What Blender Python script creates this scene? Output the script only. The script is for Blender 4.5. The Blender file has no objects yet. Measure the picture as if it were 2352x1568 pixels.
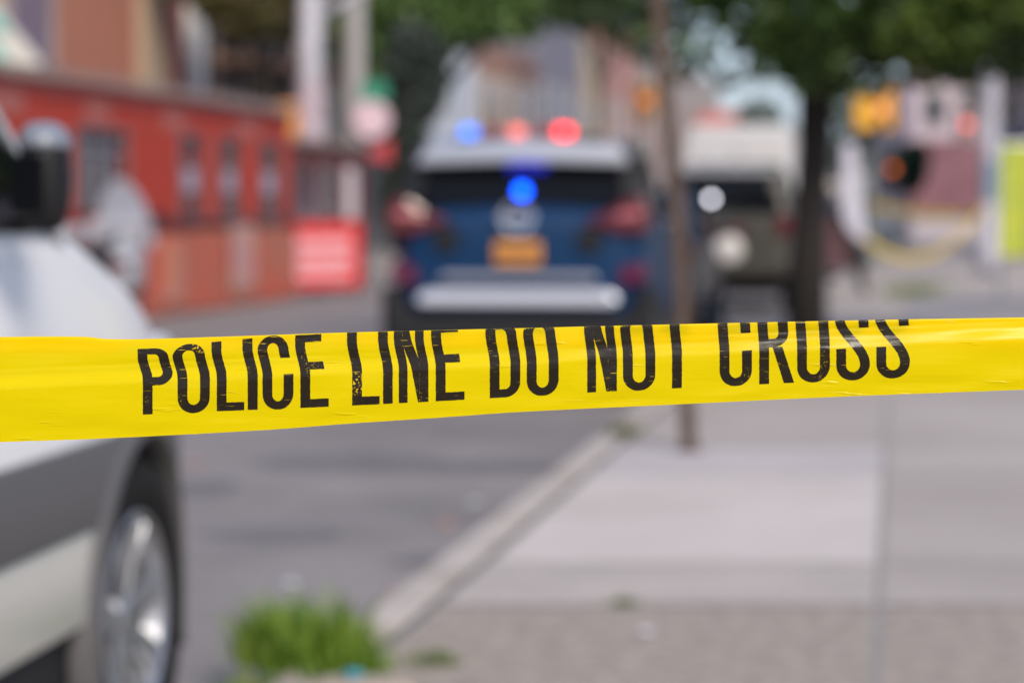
import bpy, bmesh, math, random
from mathutils import Vector, Matrix
R = math.radians
C = bpy.context.scene.collection
S = bpy.context.scene

# ---------------------------------------------------------------- camera, sky, sun, exposure
CAM_H, PITCH = 1.2, 3.13
FPX = 2352 * 85 / 36.0
cam = bpy.data.cameras.new('camera'); co = bpy.data.objects.new('camera', cam); C.objects.link(co)
cam.lens = 85; cam.sensor_width = 36; cam.clip_start = 0.05; cam.clip_end = 3000
co.location = (0, 0, CAM_H); co.rotation_euler = (R(90 - PITCH), 0, 0)
cam.dof.use_dof = True; cam.dof.focus_distance = 1.75; cam.dof.aperture_fstop = 4.2
cam.dof.aperture_blades = 9; cam.dof.aperture_rotation = R(10)
S.camera = co
w = bpy.data.worlds.new('World'); S.world = w; w.use_nodes = True
nt = w.node_tree; bg = nt.nodes['Background']
sky = nt.nodes.new('ShaderNodeTexSky'); sky.sky_type = 'NISHITA'; sky.sun_disc = False
SUN_EL, SUN_AZ = 36, 158          # azimuth clockwise from +Y
sky.sun_elevation = R(SUN_EL); sky.sun_rotation = R(SUN_AZ)
sky.air_density = 1.0; sky.dust_density = 1.5; sky.ozone_density = 2.0
tcw = nt.nodes.new('ShaderNodeTexCoord'); cn = nt.nodes.new('ShaderNodeTexNoise'); cn.inputs['Scale'].default_value = 2.2; cn.inputs['Detail'].default_value = 5
cr = nt.nodes.new('ShaderNodeMapRange'); cr.inputs[1].default_value = .35; cr.inputs[2].default_value = .65; cr.inputs[3].default_value = .6; cr.inputs[4].default_value = .95
cm = nt.nodes.new('ShaderNodeMix'); cm.data_type = 'RGBA'; cm.inputs[7].default_value = (1.75, 2.15, 3.05, 1)      # pale cloud layer over the clear sky
nt.links.new(tcw.outputs['Generated'], cn.inputs['Vector']); nt.links.new(cn.outputs['Fac'], cr.inputs[0]); nt.links.new(cr.outputs[0], cm.inputs[0])
nt.links.new(sky.outputs[0], cm.inputs[6]); nt.links.new(cm.outputs[2], bg.inputs[0]); bg.inputs[1].default_value = 0.13
sl = bpy.data.lights.new('sun', 'SUN'); sl.energy = 2.35; sl.angle = R(20); sl.color = (1, .90, .76)
so = bpy.data.objects.new('sun', sl); C.objects.link(so)
d = Vector((math.sin(R(SUN_AZ)) * math.cos(R(SUN_EL)), math.cos(R(SUN_AZ)) * math.cos(R(SUN_EL)), math.sin(R(SUN_EL))))
so.rotation_euler = d.to_track_quat('Z', 'Y').to_euler(); so.location = (0, 0, 30)
S.view_settings.view_transform = 'Standard'; S.view_settings.look = 'None'
S.view_settings.exposure = 0.85; S.view_settings.gamma = 1
S.render.resolution_x = 1024; S.render.resolution_y = 682

# ---------------------------------------------------------------- helpers
_ps, _pc = math.sin(R(PITCH)), math.cos(R(PITCH))
def at(px, py, Y):
    """the real-world point seen at that place of the photograph, Y metres away"""
    u = (px - 1176) / FPX; v = (784 - py) / FPX
    k = Y / (v * _ps + _pc)
    return Vector((u * k, Y, CAM_H + (v * _pc - _ps) * k))
def hexc(r, g, b):
    f = lambda c: ((c/255+.055)/1.055)**2.4 if c > 10 else c/255/12.92
    return (f(r), f(g), f(b), 1)
MATS = {}
def mat(name, col, rough=.6, metal=0, coat=0, var=0, scale=8, col2=None, bump=0, bscale=60, emit=None, es=1, trans=0, spec=.5, island=0):
    if name in MATS: return MATS[name]
    m = bpy.data.materials.new(name); m.use_nodes = True; MATS[name] = m
    n = m.node_tree; p = n.nodes['Principled BSDF']
    if len(col) == 3: col = (*col, 1)
    p.inputs['Base Color'].default_value = col; p.inputs['Roughness'].default_value = rough
    p.inputs['Metallic'].default_value = metal; p.inputs['Coat Weight'].default_value = coat
    p.inputs['Coat Roughness'].default_value = .06
    p.inputs['Specular IOR Level'].default_value = spec
    if trans: p.inputs['Transmission Weight'].default_value = trans
    if emit: p.inputs['Emission Color'].default_value = (*emit, 1); p.inputs['Emission Strength'].default_value = es
    tc = n.nodes.new('ShaderNodeTexCoord')
    if var or col2 or island:
        c2 = col2 or tuple(c * (1 - var) for c in col[:3])
        if len(c2) == 3: c2 = (*c2, 1)
        if island:
            t = n.nodes.new('ShaderNodeNewGeometry'); fac = t.outputs['Random Per Island']
        else:
            t = n.nodes.new('ShaderNodeTexNoise'); t.inputs['Scale'].default_value = scale; t.inputs['Detail'].default_value = 6
            t.inputs['Roughness'].default_value = .65
            n.links.new(tc.outputs['Object'], t.inputs['Vector']); fac = t.outputs['Fac']
        rp = n.nodes.new('ShaderNodeValToRGB')
        rp.color_ramp.elements[0].position = 0 if island else .35; rp.color_ramp.elements[1].position = 1 if island else .65
        rp.color_ramp.elements[0].color = col; rp.color_ramp.elements[1].color = c2
        n.links.new(fac, rp.inputs[0]); n.links.new(rp.outputs[0], p.inputs['Base Color'])
    if bump:
        t = n.nodes.new('ShaderNodeTexNoise'); t.inputs['Scale'].default_value = bscale; t.inputs['Detail'].default_value = 4
        n.links.new(tc.outputs['Object'], t.inputs['Vector'])
        b = n.nodes.new('ShaderNodeBump'); b.inputs['Strength'].default_value = bump; b.inputs['Distance'].default_value = .01
        n.links.new(t.outputs['Fac'], b.inputs['Height']); n.links.new(b.outputs[0], p.inputs['Normal'])
    return m
def tag(o, label=None, cat=None, group=None, kind=None):
    if label: o['label'] = label
    if cat: o['category'] = cat
    if group: o['group'] = group
    if kind: o['kind'] = kind
    return o
def thing(name, label, cat, loc=(0,0,0), rz=0, group=None):
    o = bpy.data.objects.new(name, None); C.objects.link(o); o.location = loc; o.rotation_euler = (0, 0, rz)
    o.empty_display_size = .2
    return tag(o, label, cat, group)
class MB:
    def __init__(s): s.v = []; s.f = []; s.mi = []; s.cur = 0
    def add(s, vs, fs):
        b = len(s.v); s.v += [tuple(q) for q in vs]; s.f += [tuple(i + b for i in f) for f in fs]; s.mi += [s.cur] * len(fs); return s
    def box(s, x0, x1, y0, y1, z0, z1):
        return s.add([(x0,y0,z0),(x1,y0,z0),(x1,y1,z0),(x0,y1,z0),(x0,y0,z1),(x1,y0,z1),(x1,y1,z1),(x0,y1,z1)],
                     [(3,2,1,0),(4,5,6,7),(0,1,5,4),(1,2,6,5),(2,3,7,6),(3,0,4,7)])
    def prism(s, pts, z0, z1):                      # footprint polygon, ccw
        n = len(pts)
        return s.add([(x,y,z0) for x,y in pts] + [(x,y,z1) for x,y in pts],
                     [tuple(range(n))[::-1], tuple(range(n, 2*n))] + [(i,(i+1)%n,n+(i+1)%n,n+i) for i in range(n)])
    def prism_y(s, pts, y0, y1):                    # outline in x,z extruded along y
        n = len(pts)
        return s.add([(x,y0,z) for x,z in pts] + [(x,y1,z) for x,z in pts],
                     [tuple(range(n)), tuple(range(n, 2*n))[::-1]] + [(i,n+i,n+(i+1)%n,(i+1)%n) for i in range(n)])
    def bar(s, p0, p1, w, t=None, up=(0,0,1)):      # box of section w x t between two points
        p0, p1 = Vector(p0), Vector(p1); t = t or w; a = (p1-p0).normalized(); u = Vector(up)
        if abs(a.dot(u)) > .98: u = Vector((0,1,0))
        x = a.cross(u).normalized(); y = x.cross(a)
        vs = [p + x*(i*w/2) + y*(j*t/2) for p in (p0,p1) for i,j in ((-1,-1),(1,-1),(1,1),(-1,1))]
        return s.add(vs, [(0,1,2,3),(7,6,5,4),(0,4,5,1),(1,5,6,2),(2,6,7,3),(3,7,4,0)])
    def tube(s, pts, rad, n=12, cap=True):
        pts = [Vector(p) for p in pts]; rr = rad if isinstance(rad, (list,tuple)) else [rad]*len(pts)
        vs = []; pv = None
        for i, p in enumerate(pts):
            a = (pts[min(i+1,len(pts)-1)] - pts[max(i-1,0)]).normalized()
            if pv is None: x = a.orthogonal().normalized()
            else: x = (pv - a*pv.dot(a)).normalized()
            pv = x; y = a.cross(x)
            vs += [p + (x*math.cos(2*math.pi*k/n) + y*math.sin(2*math.pi*k/n))*rr[i] for k in range(n)]
        fs = [(i*n+k, i*n+(k+1)%n, (i+1)*n+(k+1)%n, (i+1)*n+k) for i in range(len(pts)-1) for k in range(n)]
        if cap: fs += [tuple(range(n))[::-1], tuple(range((len(pts)-1)*n, len(pts)*n))]
        return s.add(vs, fs)
    def lathe(s, prof, c=(0,0,0), axis='z', n=32):  # prof list of (r, h)
        vs = []; m = len(prof)
        for r, h in prof:
            for k in range(n):
                a = 2*math.pi*k/n; q = (r*math.cos(a), r*math.sin(a), h)
                if axis == 'x': q = (q[2], q[0], q[1])
                if axis == 'y': q = (q[1], q[2], q[0])
                vs.append((q[0]+c[0], q[1]+c[1], q[2]+c[2]))
        fs = [(i*n+k, i*n+(k+1)%n, (i+1)*n+(k+1)%n, (i+1)*n+k) for i in range(m-1) for k in range(n)]
        if prof[0][0] > 1e-6 and prof[0] != prof[-1]: fs.append(tuple(range(n))[::-1])
        if prof[-1][0] > 1e-6 and prof[0] != prof[-1]: fs.append(tuple(range((m-1)*n, m*n)))
        return s.add(vs, fs)
    def loft(s, rings, cap=True):
        n = len(rings[0]); vs = [p for r in rings for p in r]
        fs = [(i*n+k, i*n+(k+1)%n, (i+1)*n+(k+1)%n, (i+1)*n+k) for i in range(len(rings)-1) for k in range(n)]
        if cap: fs += [tuple(range(n))[::-1], tuple(range((len(rings)-1)*n, len(rings)*n))]
        return s.add(vs, fs)
    def ball(s, c, r, sz=1, n=14):
        return s.lathe([(max(r*math.sin(math.pi*i/8), 1e-5), -r*sz*math.cos(math.pi*i/8)) for i in range(9)], c, 'z', n)
    def build(s, name, m, parent=None, smooth=False, bevel=0, sub=0, cut=None, seg=2):
        me = bpy.data.meshes.new(name); me.from_pydata(s.v, [], s.f)
        for q in (m if isinstance(m, list) else [m]): me.materials.append(q)
        me.polygons.foreach_set('material_index', s.mi)
        bm = bmesh.new(); bm.from_mesh(me); bmesh.ops.recalc_face_normals(bm, faces=bm.faces); bm.to_mesh(me); bm.free()
        o = bpy.data.objects.new(name, me); C.objects.link(o)
        if sub:
            q = o.modifiers.new('s', 'SUBSURF'); q.levels = q.render_levels = sub
        if bevel:
            q = o.modifiers.new('b', 'BEVEL'); q.width = bevel; q.segments = seg; q.limit_method = 'ANGLE'
        if cut:
            tmp = []
            for cc in cut:
                q = o.modifiers.new('c', 'BOOLEAN'); q.operation = 'DIFFERENCE'; q.solver = 'EXACT'
                t = MB().lathe([(cc[3], -cc[4]), (cc[3], cc[4])], cc[:3], 'x', 40)
                tm = bpy.data.meshes.new('t'); tm.from_pydata(t.v, [], t.f)
                bm = bmesh.new(); bm.from_mesh(tm); bmesh.ops.recalc_face_normals(bm, faces=bm.faces); bm.to_mesh(tm); bm.free()
                to = bpy.data.objects.new('t', tm); C.objects.link(to); q.object = to; tmp.append(to)
        if sub or bevel or cut:
            dg = bpy.context.evaluated_depsgraph_get(); dg.update()
            ne = bpy.data.meshes.new_from_object(o.evaluated_get(dg)); o.modifiers.clear(); o.data = ne; ne.name = name
            if cut:
                for t in tmp: bpy.data.objects.remove(t)
        if smooth or sub:
            for p in o.data.polygons: p.use_smooth = True
            if cut or bevel: o.data.set_sharp_from_angle(angle=R(38))
        if parent: o.parent = parent
        return o
def interp(tab, x):
    if x <= tab[0][0]:
        (x0,y0),(x1,y1) = tab[0], tab[1]; return y0 + (y1-y0)*(x-x0)/(x1-x0)
    if x >= tab[-1][0]:
        (x0,y0),(x1,y1) = tab[-2], tab[-1]; return y0 + (y1-y0)*(x-x0)/(x1-x0)
    for i in range(len(tab)-1):
        if tab[i][0] <= x <= tab[i+1][0]:
            x0,y0 = tab[i]; x1,y1 = tab[i+1]
            m0 = (y1-y0)/(x1-x0) if i == 0 else (y1-tab[i-1][1])/(x1-tab[i-1][0])
            m1 = (y1-y0)/(x1-x0) if i == len(tab)-2 else (tab[i+2][1]-y0)/(tab[i+2][0]-x0)
            h = x1-x0; t = (x-x0)/h
            return (2*t**3-3*t*t+1)*y0 + (t**3-2*t*t+t)*h*m0 + (-2*t**3+3*t*t)*y1 + (t**3-t*t)*h*m1
def sstep(a, b, x):
    t = max(0, min(1, (x-a)/(b-a))); return t*t*(3-2*t)

# ---------------------------------------------------------------- setting: ground, road, pavement, kerb
def kerb_x(Y): return -1.57 + .158*Y + (.022*(Y-15) if Y > 15 else 0)
def left_x(Y): return -12.1 + .176*Y
m_ground = mat('soil', (.14,.12,.10), .95, var=.3, scale=1)
m_road = mat('asphalt', (.165,.149,.150), .8, col2=(.245,.221,.220), scale=.8, bump=.5, bscale=160)
m_walk = mat('concrete_pavement', (.38,.335,.315), .85, col2=(.30,.26,.24), scale=.55, bump=.3, bscale=90)
m_slab = mat('pale_concrete', (.53,.475,.455), .85, col2=(.43,.38,.36), scale=.8, bump=.3, bscale=90)
m_slab2 = mat('warm_concrete', (.41,.36,.335), .85, col2=(.34,.30,.28), scale=1.6, bump=.3, bscale=90)
m_aggr = mat('exposed_aggregate', (.38,.325,.285), .9, col2=(.215,.18,.16), scale=14, bump=1, bscale=70)
m_kerb = mat('granite_kerb', (.46,.41,.385), .8, col2=(.32,.275,.24), scale=2, bump=.3)
m_joint = mat('joint_sand', (.10,.095,.10), .95)
MB().add([(-900,-60,-.16),(900,-60,-.16),(900,1500,-.16),(-900,1500,-.16)], [(0,1,2,3)]).build('ground', m_ground)
tag(bpy.data.objects['ground'], kind='structure')
def strip(name, m, fa, fb, ys, z, thick=0):
    b = MB()
    if thick:
        b.loft([[(fa(y),y,z-thick),(fb(y),y,z-thick),(fb(y),y,z),(fa(y),y,z)] for y in ys])
    else:
        b.add([p for y in ys for p in ((fa(y),y,z),(fb(y),y,z))], [(2*i,2*i+1,2*i+3,2*i+2) for i in range(len(ys)-1)])
    o = b.build(name, m, bevel=.02 if thick else 0); tag(o, kind='structure'); return o
ys = [-4,0,2,4,6,8,10,12,15,18,22,30,45,60,90,130,200,300]
strip('road', m_road, left_x, lambda y: kerb_x(y)-.001, ys, -.13)
yk = -4.0
while yk < 60:                                  # kerb stones with open joints
    strip('kerb', m_kerb, lambda y: kerb_x(y), lambda y: kerb_x(y)+.15, [yk, yk+1.0, yk+2.18], .0+.004*math.sin(yk*3), .18); yk += 2.2
strip('sidewalk', m_walk, lambda y: kerb_x(y)+.19, lambda y: kerb_x(y)+14, ys, -.006)
strip('kerb_joint', m_joint, lambda y: kerb_x(y)+.15, lambda y: kerb_x(y)+.195, ys[:13], -.012)
# slabs laid on the pavement: long joint parallel to the kerb at 2.35 m, cross joints
jx = lambda y: kerb_x(y)+1.53
bands = [(-3,7.28,m_aggr,m_aggr),(7.31,8.15,m_slab2,m_walk),(8.17,10.9,m_slab,m_walk),(10.92,12.2,mat('mid_concrete', (.44,.395,.40), .85, col2=(.38,.34,.35), scale=1.4),m_walk),(12.22,15.6,m_walk,m_walk)]
for i,(a,b_,ma,mb) in enumerate(bands):
    st = [a + (b_-a)*k/4 for k in range(5)]
    strip('pavement_slab', ma, lambda y: kerb_x(y)+.21, lambda y: jx(y)-.012, st, -.001)
    strip('pavement_slab', mb, lambda y: jx(y)+.012, lambda y: kerb_x(y)+14, st, -.001)
strip('joint', mat('slab_joint',(.24,.22,.22),.95), lambda y: jx(y)-.016, lambda y: jx(y)+.016, [-3,7.28,12,15.6], -.003)
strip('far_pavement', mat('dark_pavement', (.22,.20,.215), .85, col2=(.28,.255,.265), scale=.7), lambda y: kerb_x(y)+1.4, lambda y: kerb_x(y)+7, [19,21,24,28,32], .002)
strip('far_kerb', m_kerb, lambda y: left_x(y)-.2, lambda y: left_x(y)-.02, ys, .0, .2)
strip('far_sidewalk', m_walk, lambda y: left_x(y)-7, lambda y: left_x(y)-.22, ys, -.01)
# dark patch repairs in the asphalt
m_patch = mat('asphalt_patch', (.115,.104,.112), .85, col2=(.15,.137,.145), scale=3)
for (px,py,lx,ly) in ((800,1062,.55,.42),(1180,1075,.5,.3),(1020,1290,.22,.16),(620,1230,.3,.2),(480,1120,.16,.3),(980,790,.9,.7)):
    D = 1.33*FPX/(py-480); cx = (px-1176)/FPX*D
    rnd = random.Random(px); n=18
    b = MB().add([(cx+lx*math.cos(2*math.pi*k/n)*rnd.uniform(.8,1.1), D+ly*math.sin(2*math.pi*k/n)*rnd.uniform(.8,1.1), -.126) for k in range(n)], [tuple(range(n))])
    tag(b.build('road_patch', m_patch), kind='structure')

# ---------------------------------------------------------------- police tape
TOP = [(-900,764),(-300,770),(0,774),(120,772.6),(215,774),(250,778),(324,779),(500,774),(800,764),(1176,754.5),(1550,745),(2000,735),(2352,729.3),(2900,722),(3400,716)]
BOT = [(-900,1052),(-300,1028),(0,1015),(171,1009.3),(359,1000.8),(615,986.7),(804,972.4),(1020,958),(1190,946),(1550,928.7),(1857,914),(2027,907),(2352,894.6),(2900,872),(3400,854)]
BASE = [(-900,1006),(0,966),(345,951),(520,943),(720,935),(1020,920),(1370,900),(1790,880),(2050,867),(2352,854),(3400,812)]
rt = random.Random(5)
WR = [(rt.uniform(30,140), rt.uniform(-.05,.05), rt.uniform(0,6.3), rt.uniform(.10,.35)) for _ in range(9)]
def tape_pt(x, t, off=0):
    """x along the tape and t across it (both in photo pixels at the tape's distance, 3173 per metre) -> point"""
    base, top, bot = interp(BASE, x), interp(TOP, x), interp(BOT, x)
    vis = base - top                                   # pixels from baseline to fold
    sq = max(.86, min(1, interp([(100,1),(230,.97),(330,.86),(480,.90),(575,.93),(640,.95),(740,.955),(840,.985),(920,1),(1000,1)], x))) if x < 920 else 1                # squeezed upper part at the left
    a = 12 - 8*sstep(700, 1900, x)
    xs = x - a*sstep(75, 150, t)
    rad = 4.0
    if t <= 0: y = base - t*((bot-base)/52.0); dep = 0; n_ = 0
    else:
        tt = t if t < 90 else 90 + (t-90)*(1 - (1-sq)*175/85.)
        if tt < vis - 2: y = base - tt; dep = 0
        else:
            over = tt - (vis-2)
            ang = min(over/rad, math.pi)
            if over/rad <= math.pi:
                y = top + 2 + (-math.sin(ang)*2.5); dep = -(1-math.cos(ang))*rad
            else:
                y = top + 2 + (over-math.pi*rad); dep = -2*rad - .03*(over-math.pi*rad)
    # folds and creases: depth toward the camera in px
    tv = min(tt if t > 0 else t, vis)
    dep += 5*sstep(-52, 62, tv) - 11*sstep(70, 106, tv) - 2*sstep(vis-38, vis, tv)
    dep += -1.3*math.exp(-((tv-118)/5)**2)*(.5+.5*math.sin(x*.004))
    fade = sstep(-52,-20,tv)
    for (L, k, ph, am) in WR: dep += am*math.sin(x/L*1.0 + tv*k*1.6 + ph)*fade*1.7
    dep += .9*math.sin(x*.0021+1)*math.sin(tv*.022)
    Y = 1.75 - (dep + off)/3173.0
    p = at(xs, y, 1.75)
    q = Vector((p.x*Y/1.75, Y, CAM_H + (p.z-CAM_H)*Y/1.75))
    return q
tape = thing('police_tape', 'yellow plastic barrier tape with bold black letters stretched across the foreground', 'barrier tape', (0,1.75,1.05))
def tape_mesh():
    xs = [-900 + i*10 for i in range(431)]
    tn = [-52 + i*4 for i in range(14)] + [i*3.0 for i in range(1, 71)]
    b = MB(); n = len(tn); vs = []; rr = random.Random(2)
    nick = {i: (rr.uniform(-1,1) if rr.random() < .12 else 0) for i in range(len(xs))}
    for i, x in enumerate(xs):
        fl = 206 + 26*(1-sstep(450, 850, x)) - 14*sstep(1500, 2100, x)
        for t in tn:
            tq = t if t <= 0 else t*(fl/210.0) if t > 150 else t
            if t > 150: tq = 150 + (t-150)*((fl-150)/60.0)
            p = tape_pt(x, tq)
            if t == -52: p.z += nick[i]*.0002
            vs.append(p - Vector((0,1.75,1.05)))
    b.add(vs, [(i*n+k, (i+1)*n+k, (i+1)*n+k+1, i*n+k+1) for i in range(len(xs)-1) for k in range(n-1)])
    me = b
    m = bpy.data.materials.new('yellow_tape_plastic'); m.use_nodes = True; nn = m.node_tree; nn.nodes.remove(nn.nodes['Principled BSDF'])
    out = nn.nodes['Material Output']
    tc = nn.nodes.new('ShaderNodeTexCoord'); mp = nn.nodes.new('ShaderNodeMapping'); mp.inputs['Scale'].default_value = (7,1,60)
    nz = nn.nodes.new('ShaderNodeTexNoise'); nz.inputs['Scale'].default_value = 3; nz.inputs['Detail'].default_value = 5
    nn.links.new(tc.outputs['Object'], mp.inputs[0]); nn.links.new(mp.outputs[0], nz.inputs['Vector'])
    bp = nn.nodes.new('ShaderNodeBump'); bp.inputs['Strength'].default_value = .35; bp.inputs['Distance'].default_value = .0012
    nn.links.new(nz.outputs['Fac'], bp.inputs['Height'])
    # short pulled creases
    mp2 = nn.nodes.new('ShaderNodeMapping'); mp2.inputs['Scale'].default_value = (14,1,150); mp2.inputs['Rotation'].default_value = (0,R(4),0)
    n2 = nn.nodes.new('ShaderNodeTexNoise'); n2.inputs['Scale'].default_value = 1.6; n2.inputs['Detail'].default_value = 2
    nn.links.new(tc.outputs['Object'], mp2.inputs[0]); nn.links.new(mp2.outputs[0], n2.inputs['Vector'])
    r2 = nn.nodes.new('ShaderNodeMapRange'); r2.inputs[1].default_value = .66; r2.inputs[2].default_value = .74
    nn.links.new(n2.outputs['Fac'], r2.inputs[0])
    b2 = nn.nodes.new('ShaderNodeBump'); b2.inputs['Strength'].default_value = .5; b2.inputs['Distance'].default_value = .0009
    nn.links.new(r2.outputs[0], b2.inputs['Height']); nn.links.new(bp.outputs[0], b2.inputs['Normal'])
    di = nn.nodes.new('ShaderNodeBsdfPrincipled'); di.inputs['Base Color'].default_value = (.95,.75,.0,1); di.inputs['Roughness'].default_value = .25
    di.inputs['Specular IOR Level'].default_value = .25
    tr = nn.nodes.new('ShaderNodeBsdfTranslucent'); tr.inputs[0].default_value = (1.0,.72,.0,1)
    mx = nn.nodes.new('ShaderNodeMixShader'); mx.inputs[0].default_value = .52
    nn.links.new(b2.outputs[0], di.inputs['Normal'])
    nn.links.new(di.outputs[0], mx.inputs[1]); nn.links.new(tr.outputs[0], mx.inputs[2]); nn.links.new(mx.outputs[0], out.inputs[0])
    o = me.build('tape_band', m, tape, smooth=True)
tape_mesh()
SW, HW, HT = 22.5, 19.0, 175.0     # stem width, bar width, height
def arcpts(cx, cy, rx, ry, a0, a1, n=14):
    return [(cx+rx*math.cos(R(a0+(a1-a0)*i/n)), cy+ry*math.sin(R(a0+(a1-a0)*i/n))) for i in range(n+1)]
def letter(ch, x0, x1):
    """outer and inner outline pairs (strips) in x, t"""
    W = x1-x0; s = SW; h = HW; H = HT; st = []
    def stem(xa, xb, t0=0, t1=H, xa1=None, xb1=None):
        xa1 = xa if xa1 is None else xa1; xb1 = xb if xb1 is None else xb1; n = 40
        st.append(([(xa+(xa1-xa)*i/n, t0+(t1-t0)*i/n) for i in range(n+1)], [(xb+(xb1-xb)*i/n, t0+(t1-t0)*i/n) for i in range(n+1)]))
    def hbar(xa, xb, t0, t1):
        n = 8; st.append(([(xa+(xb-xa)*i/n, t0) for i in range(n+1)], [(xa+(xb-xa)*i/n, t1) for i in range(n+1)]))
    def lin(p, q, n=20): return [(p[0]+(q[0]-p[0])*i/n, p[1]+(q[1]-p[1])*i/n) for i in range(1, n+1)]
    ro, ri = W/2, W/2-s
    cx = (x0+x1)/2; ryo = 36; ryi = ryo - h
    if ch == 'I': stem(x0, x1)
    elif ch == 'L': stem(x0, x0+s); hbar(x0+s, x1, 0, h)
    elif ch == 'E':
        stem(x0, x0+s); hbar(x0+s, x1, 0, h); hbar(x0+s, x1-9, 87, 87+h); hbar(x0+s, x1-5, H-h, H)
    elif ch == 'T': stem(cx-s/2, cx+s/2, 0, H-h); hbar(x0, x1, H-h, H)
    elif ch == 'N':
        s2 = 20; stem(x0, x0+s2); stem(x1-s2, x1)
        n = 40; q0 = (x1-s2-6, 0)
        a, b_ = [], []
        for i in range(n+1):                       # diagonal clipped to the space between the stems
            t = H*i/n; xl = x1-s2-4 - (x1-x0-2*s2+4)*i/n*1.05; xr = xl+s2+3
            a.append((max(x0+s2, min(x1-s2, xl)), t)); b_.append((max(x0+s2, min(x1-s2, xr)), t))
        st.append((a, b_))
    elif ch in 'OU':
        o = arcpts(cx, ryo-2, ro, ryo, 180, 360, 20); i_ = arcpts(cx, ryo-2, ri, ryi, 180, 360, 20)
        o2 = arcpts(cx, H+2-ryo, ro, ryo, 0, 180, 20); i2 = arcpts(cx, H+2-ryo, ri, ryi, 0, 180, 20)
        st.append((o+lin(o[-1], o2[0])[:-1]+o2+lin(o2[-1], o[0]), i_+lin(i_[-1], i2[0])[:-1]+i2+lin(i2[-1], i_[0])))
    elif ch == 'C':
        o = arcpts(cx, ryo-2, ro, ryo, 360, 180, 20); i_ = arcpts(cx, ryo-2, ri, ryi, 360, 180, 20)
        o2 = arcpts(cx, H+2-ryo, ro, ryo, 180, 0, 20); i2 = arcpts(cx, H+2-ryo, ri, ryi, 180, 0, 20)
        st.append(([(x1,79)]+lin((x1,79),o[0])+o[1:]+lin(o[-1],o2[0])[:-1]+o2+lin(o2[-1],(x1,119)),
                   [(x1-s,79)]+lin((x1-s,79),i_[0])+i_[1:]+lin(i_[-1],i2[0])[:-1]+i2+lin(i2[-1],(x1-s,119))))
    elif ch == 'D':
        stem(x0, x0+s)
        rx = 34; o = [(x0+s,0)]+lin((x0+s,0),(x1-rx,0),4)+arcpts(x1-rx, 34, rx, 34, 270, 360)[1:]; o += lin(o[-1], (x1,H-34))+arcpts(x1-rx, H-34, rx, 34, 0, 90)[1:]+lin((x1-rx,H),(x0+s,H),4)
        i_ = [(x0+s,h)]+lin((x0+s,h),(x1-rx,h),4)+arcpts(x1-rx, 34, rx-s, 34-h, 270, 360)[1:]; i_ += lin(i_[-1], (x1-s,H-34))+arcpts(x1-rx, H-34, rx-s, 34-h, 0, 90)[1:]+lin((x1-rx,H-h),(x0+s,H-h),4)
        st.append((o, i_))
    elif ch in 'PR':
        stem(x0, x0+s)
        xe = x1 if ch == 'P' else x1-11
        rx = 34; b0 = H*.42 if ch == 'P' else H*.48
        if ch == 'P': b0 = 66
        o = [(x0+s,b0)]+lin((x0+s,b0),(xe-rx,b0),4)+arcpts(xe-rx, b0+34, rx, 34, 270, 360)[1:]; o += lin(o[-1], (xe,H-34))+arcpts(xe-rx, H-34, rx, 34, 0, 90)[1:]+lin((xe-rx,H),(x0+s,H),4)
        i_ = [(x0+s,b0+h)]+lin((x0+s,b0+h),(xe-rx,b0+h),4)+arcpts(xe-rx, b0+34, rx-s, 34-h, 270, 360)[1:]; i_ += lin(i_[-1], (xe-s,H-34))+arcpts(xe-rx, H-34, rx-s, 34-h, 0, 90)[1:]+lin((xe-rx,H-h),(x0+s,H-h),4)
        st.append((o, i_))
        if ch == 'R': stem(x1-s-1, x1, 0, b0, x0+s+8, x0+s+8+s)
    elif ch == 'S':
        # centre line swept with the stroke width: hook up from the lower left, across, and over the top
        lo = arcpts(cx, 34, (W-s)/2, 36-h/2, 180, 360, 20)
        hi = arcpts(cx, H-34, (W-s)/2, 36-h/2, 180, 0, 20)
        c = [(x0+s/2, 72)] + lin((x0+s/2,72), lo[0], 8) + lo[1:]
        p0, p3 = c[-1], hi[0]; mid = []
        for i in range(1, 31):
            u = i/30.; q1 = (p0[0], p0[1]+38); q2 = (p3[0], p3[1]-38)
            mid.append(tuple((1-u)**3*p0[k]+3*(1-u)**2*u*q1[k]+3*(1-u)*u*u*q2[k]+u**3*p3[k] for k in (0,1)))
        c += mid + hi[1:] + lin(hi[-1], (x1-s/2, H-57), 8)
        a, b_ = [], []
        for i, p in enumerate(c):
            q0 = c[max(i-1,0)]; q1 = c[min(i+1,len(c)-1)]
            dx, dy = q1[0]-q0[0], q1[1]-q0[1]; l = math.hypot(dx,dy) or 1; nx, ny = -dy/l, dx/l
            wd = s/2*abs(nx) + h/2*abs(ny); wd = math.hypot(s/2*nx, h/2*ny)
            a.append((p[0]+nx*wd, p[1]+ny*wd)); b_.append((p[0]-nx*wd, p[1]-ny*wd))
        st.append((a, b_))
    return st
LET = [('P',328,399),('O',408,482),('L',498,561),('I',569,592),('C',603,674),('E',690,755),('L',809,872),('I',880,902),('N',916,984),('E',1001,1067),
       ('D',1125,1195),('O',1210,1283),('N',1349,1417),('O',1431,1505),('T',1522,1588),('C',1653,1727),('R',1744,1824),('O',1831,1906),('S',1921,1998),('S',2013,2090)]
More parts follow.
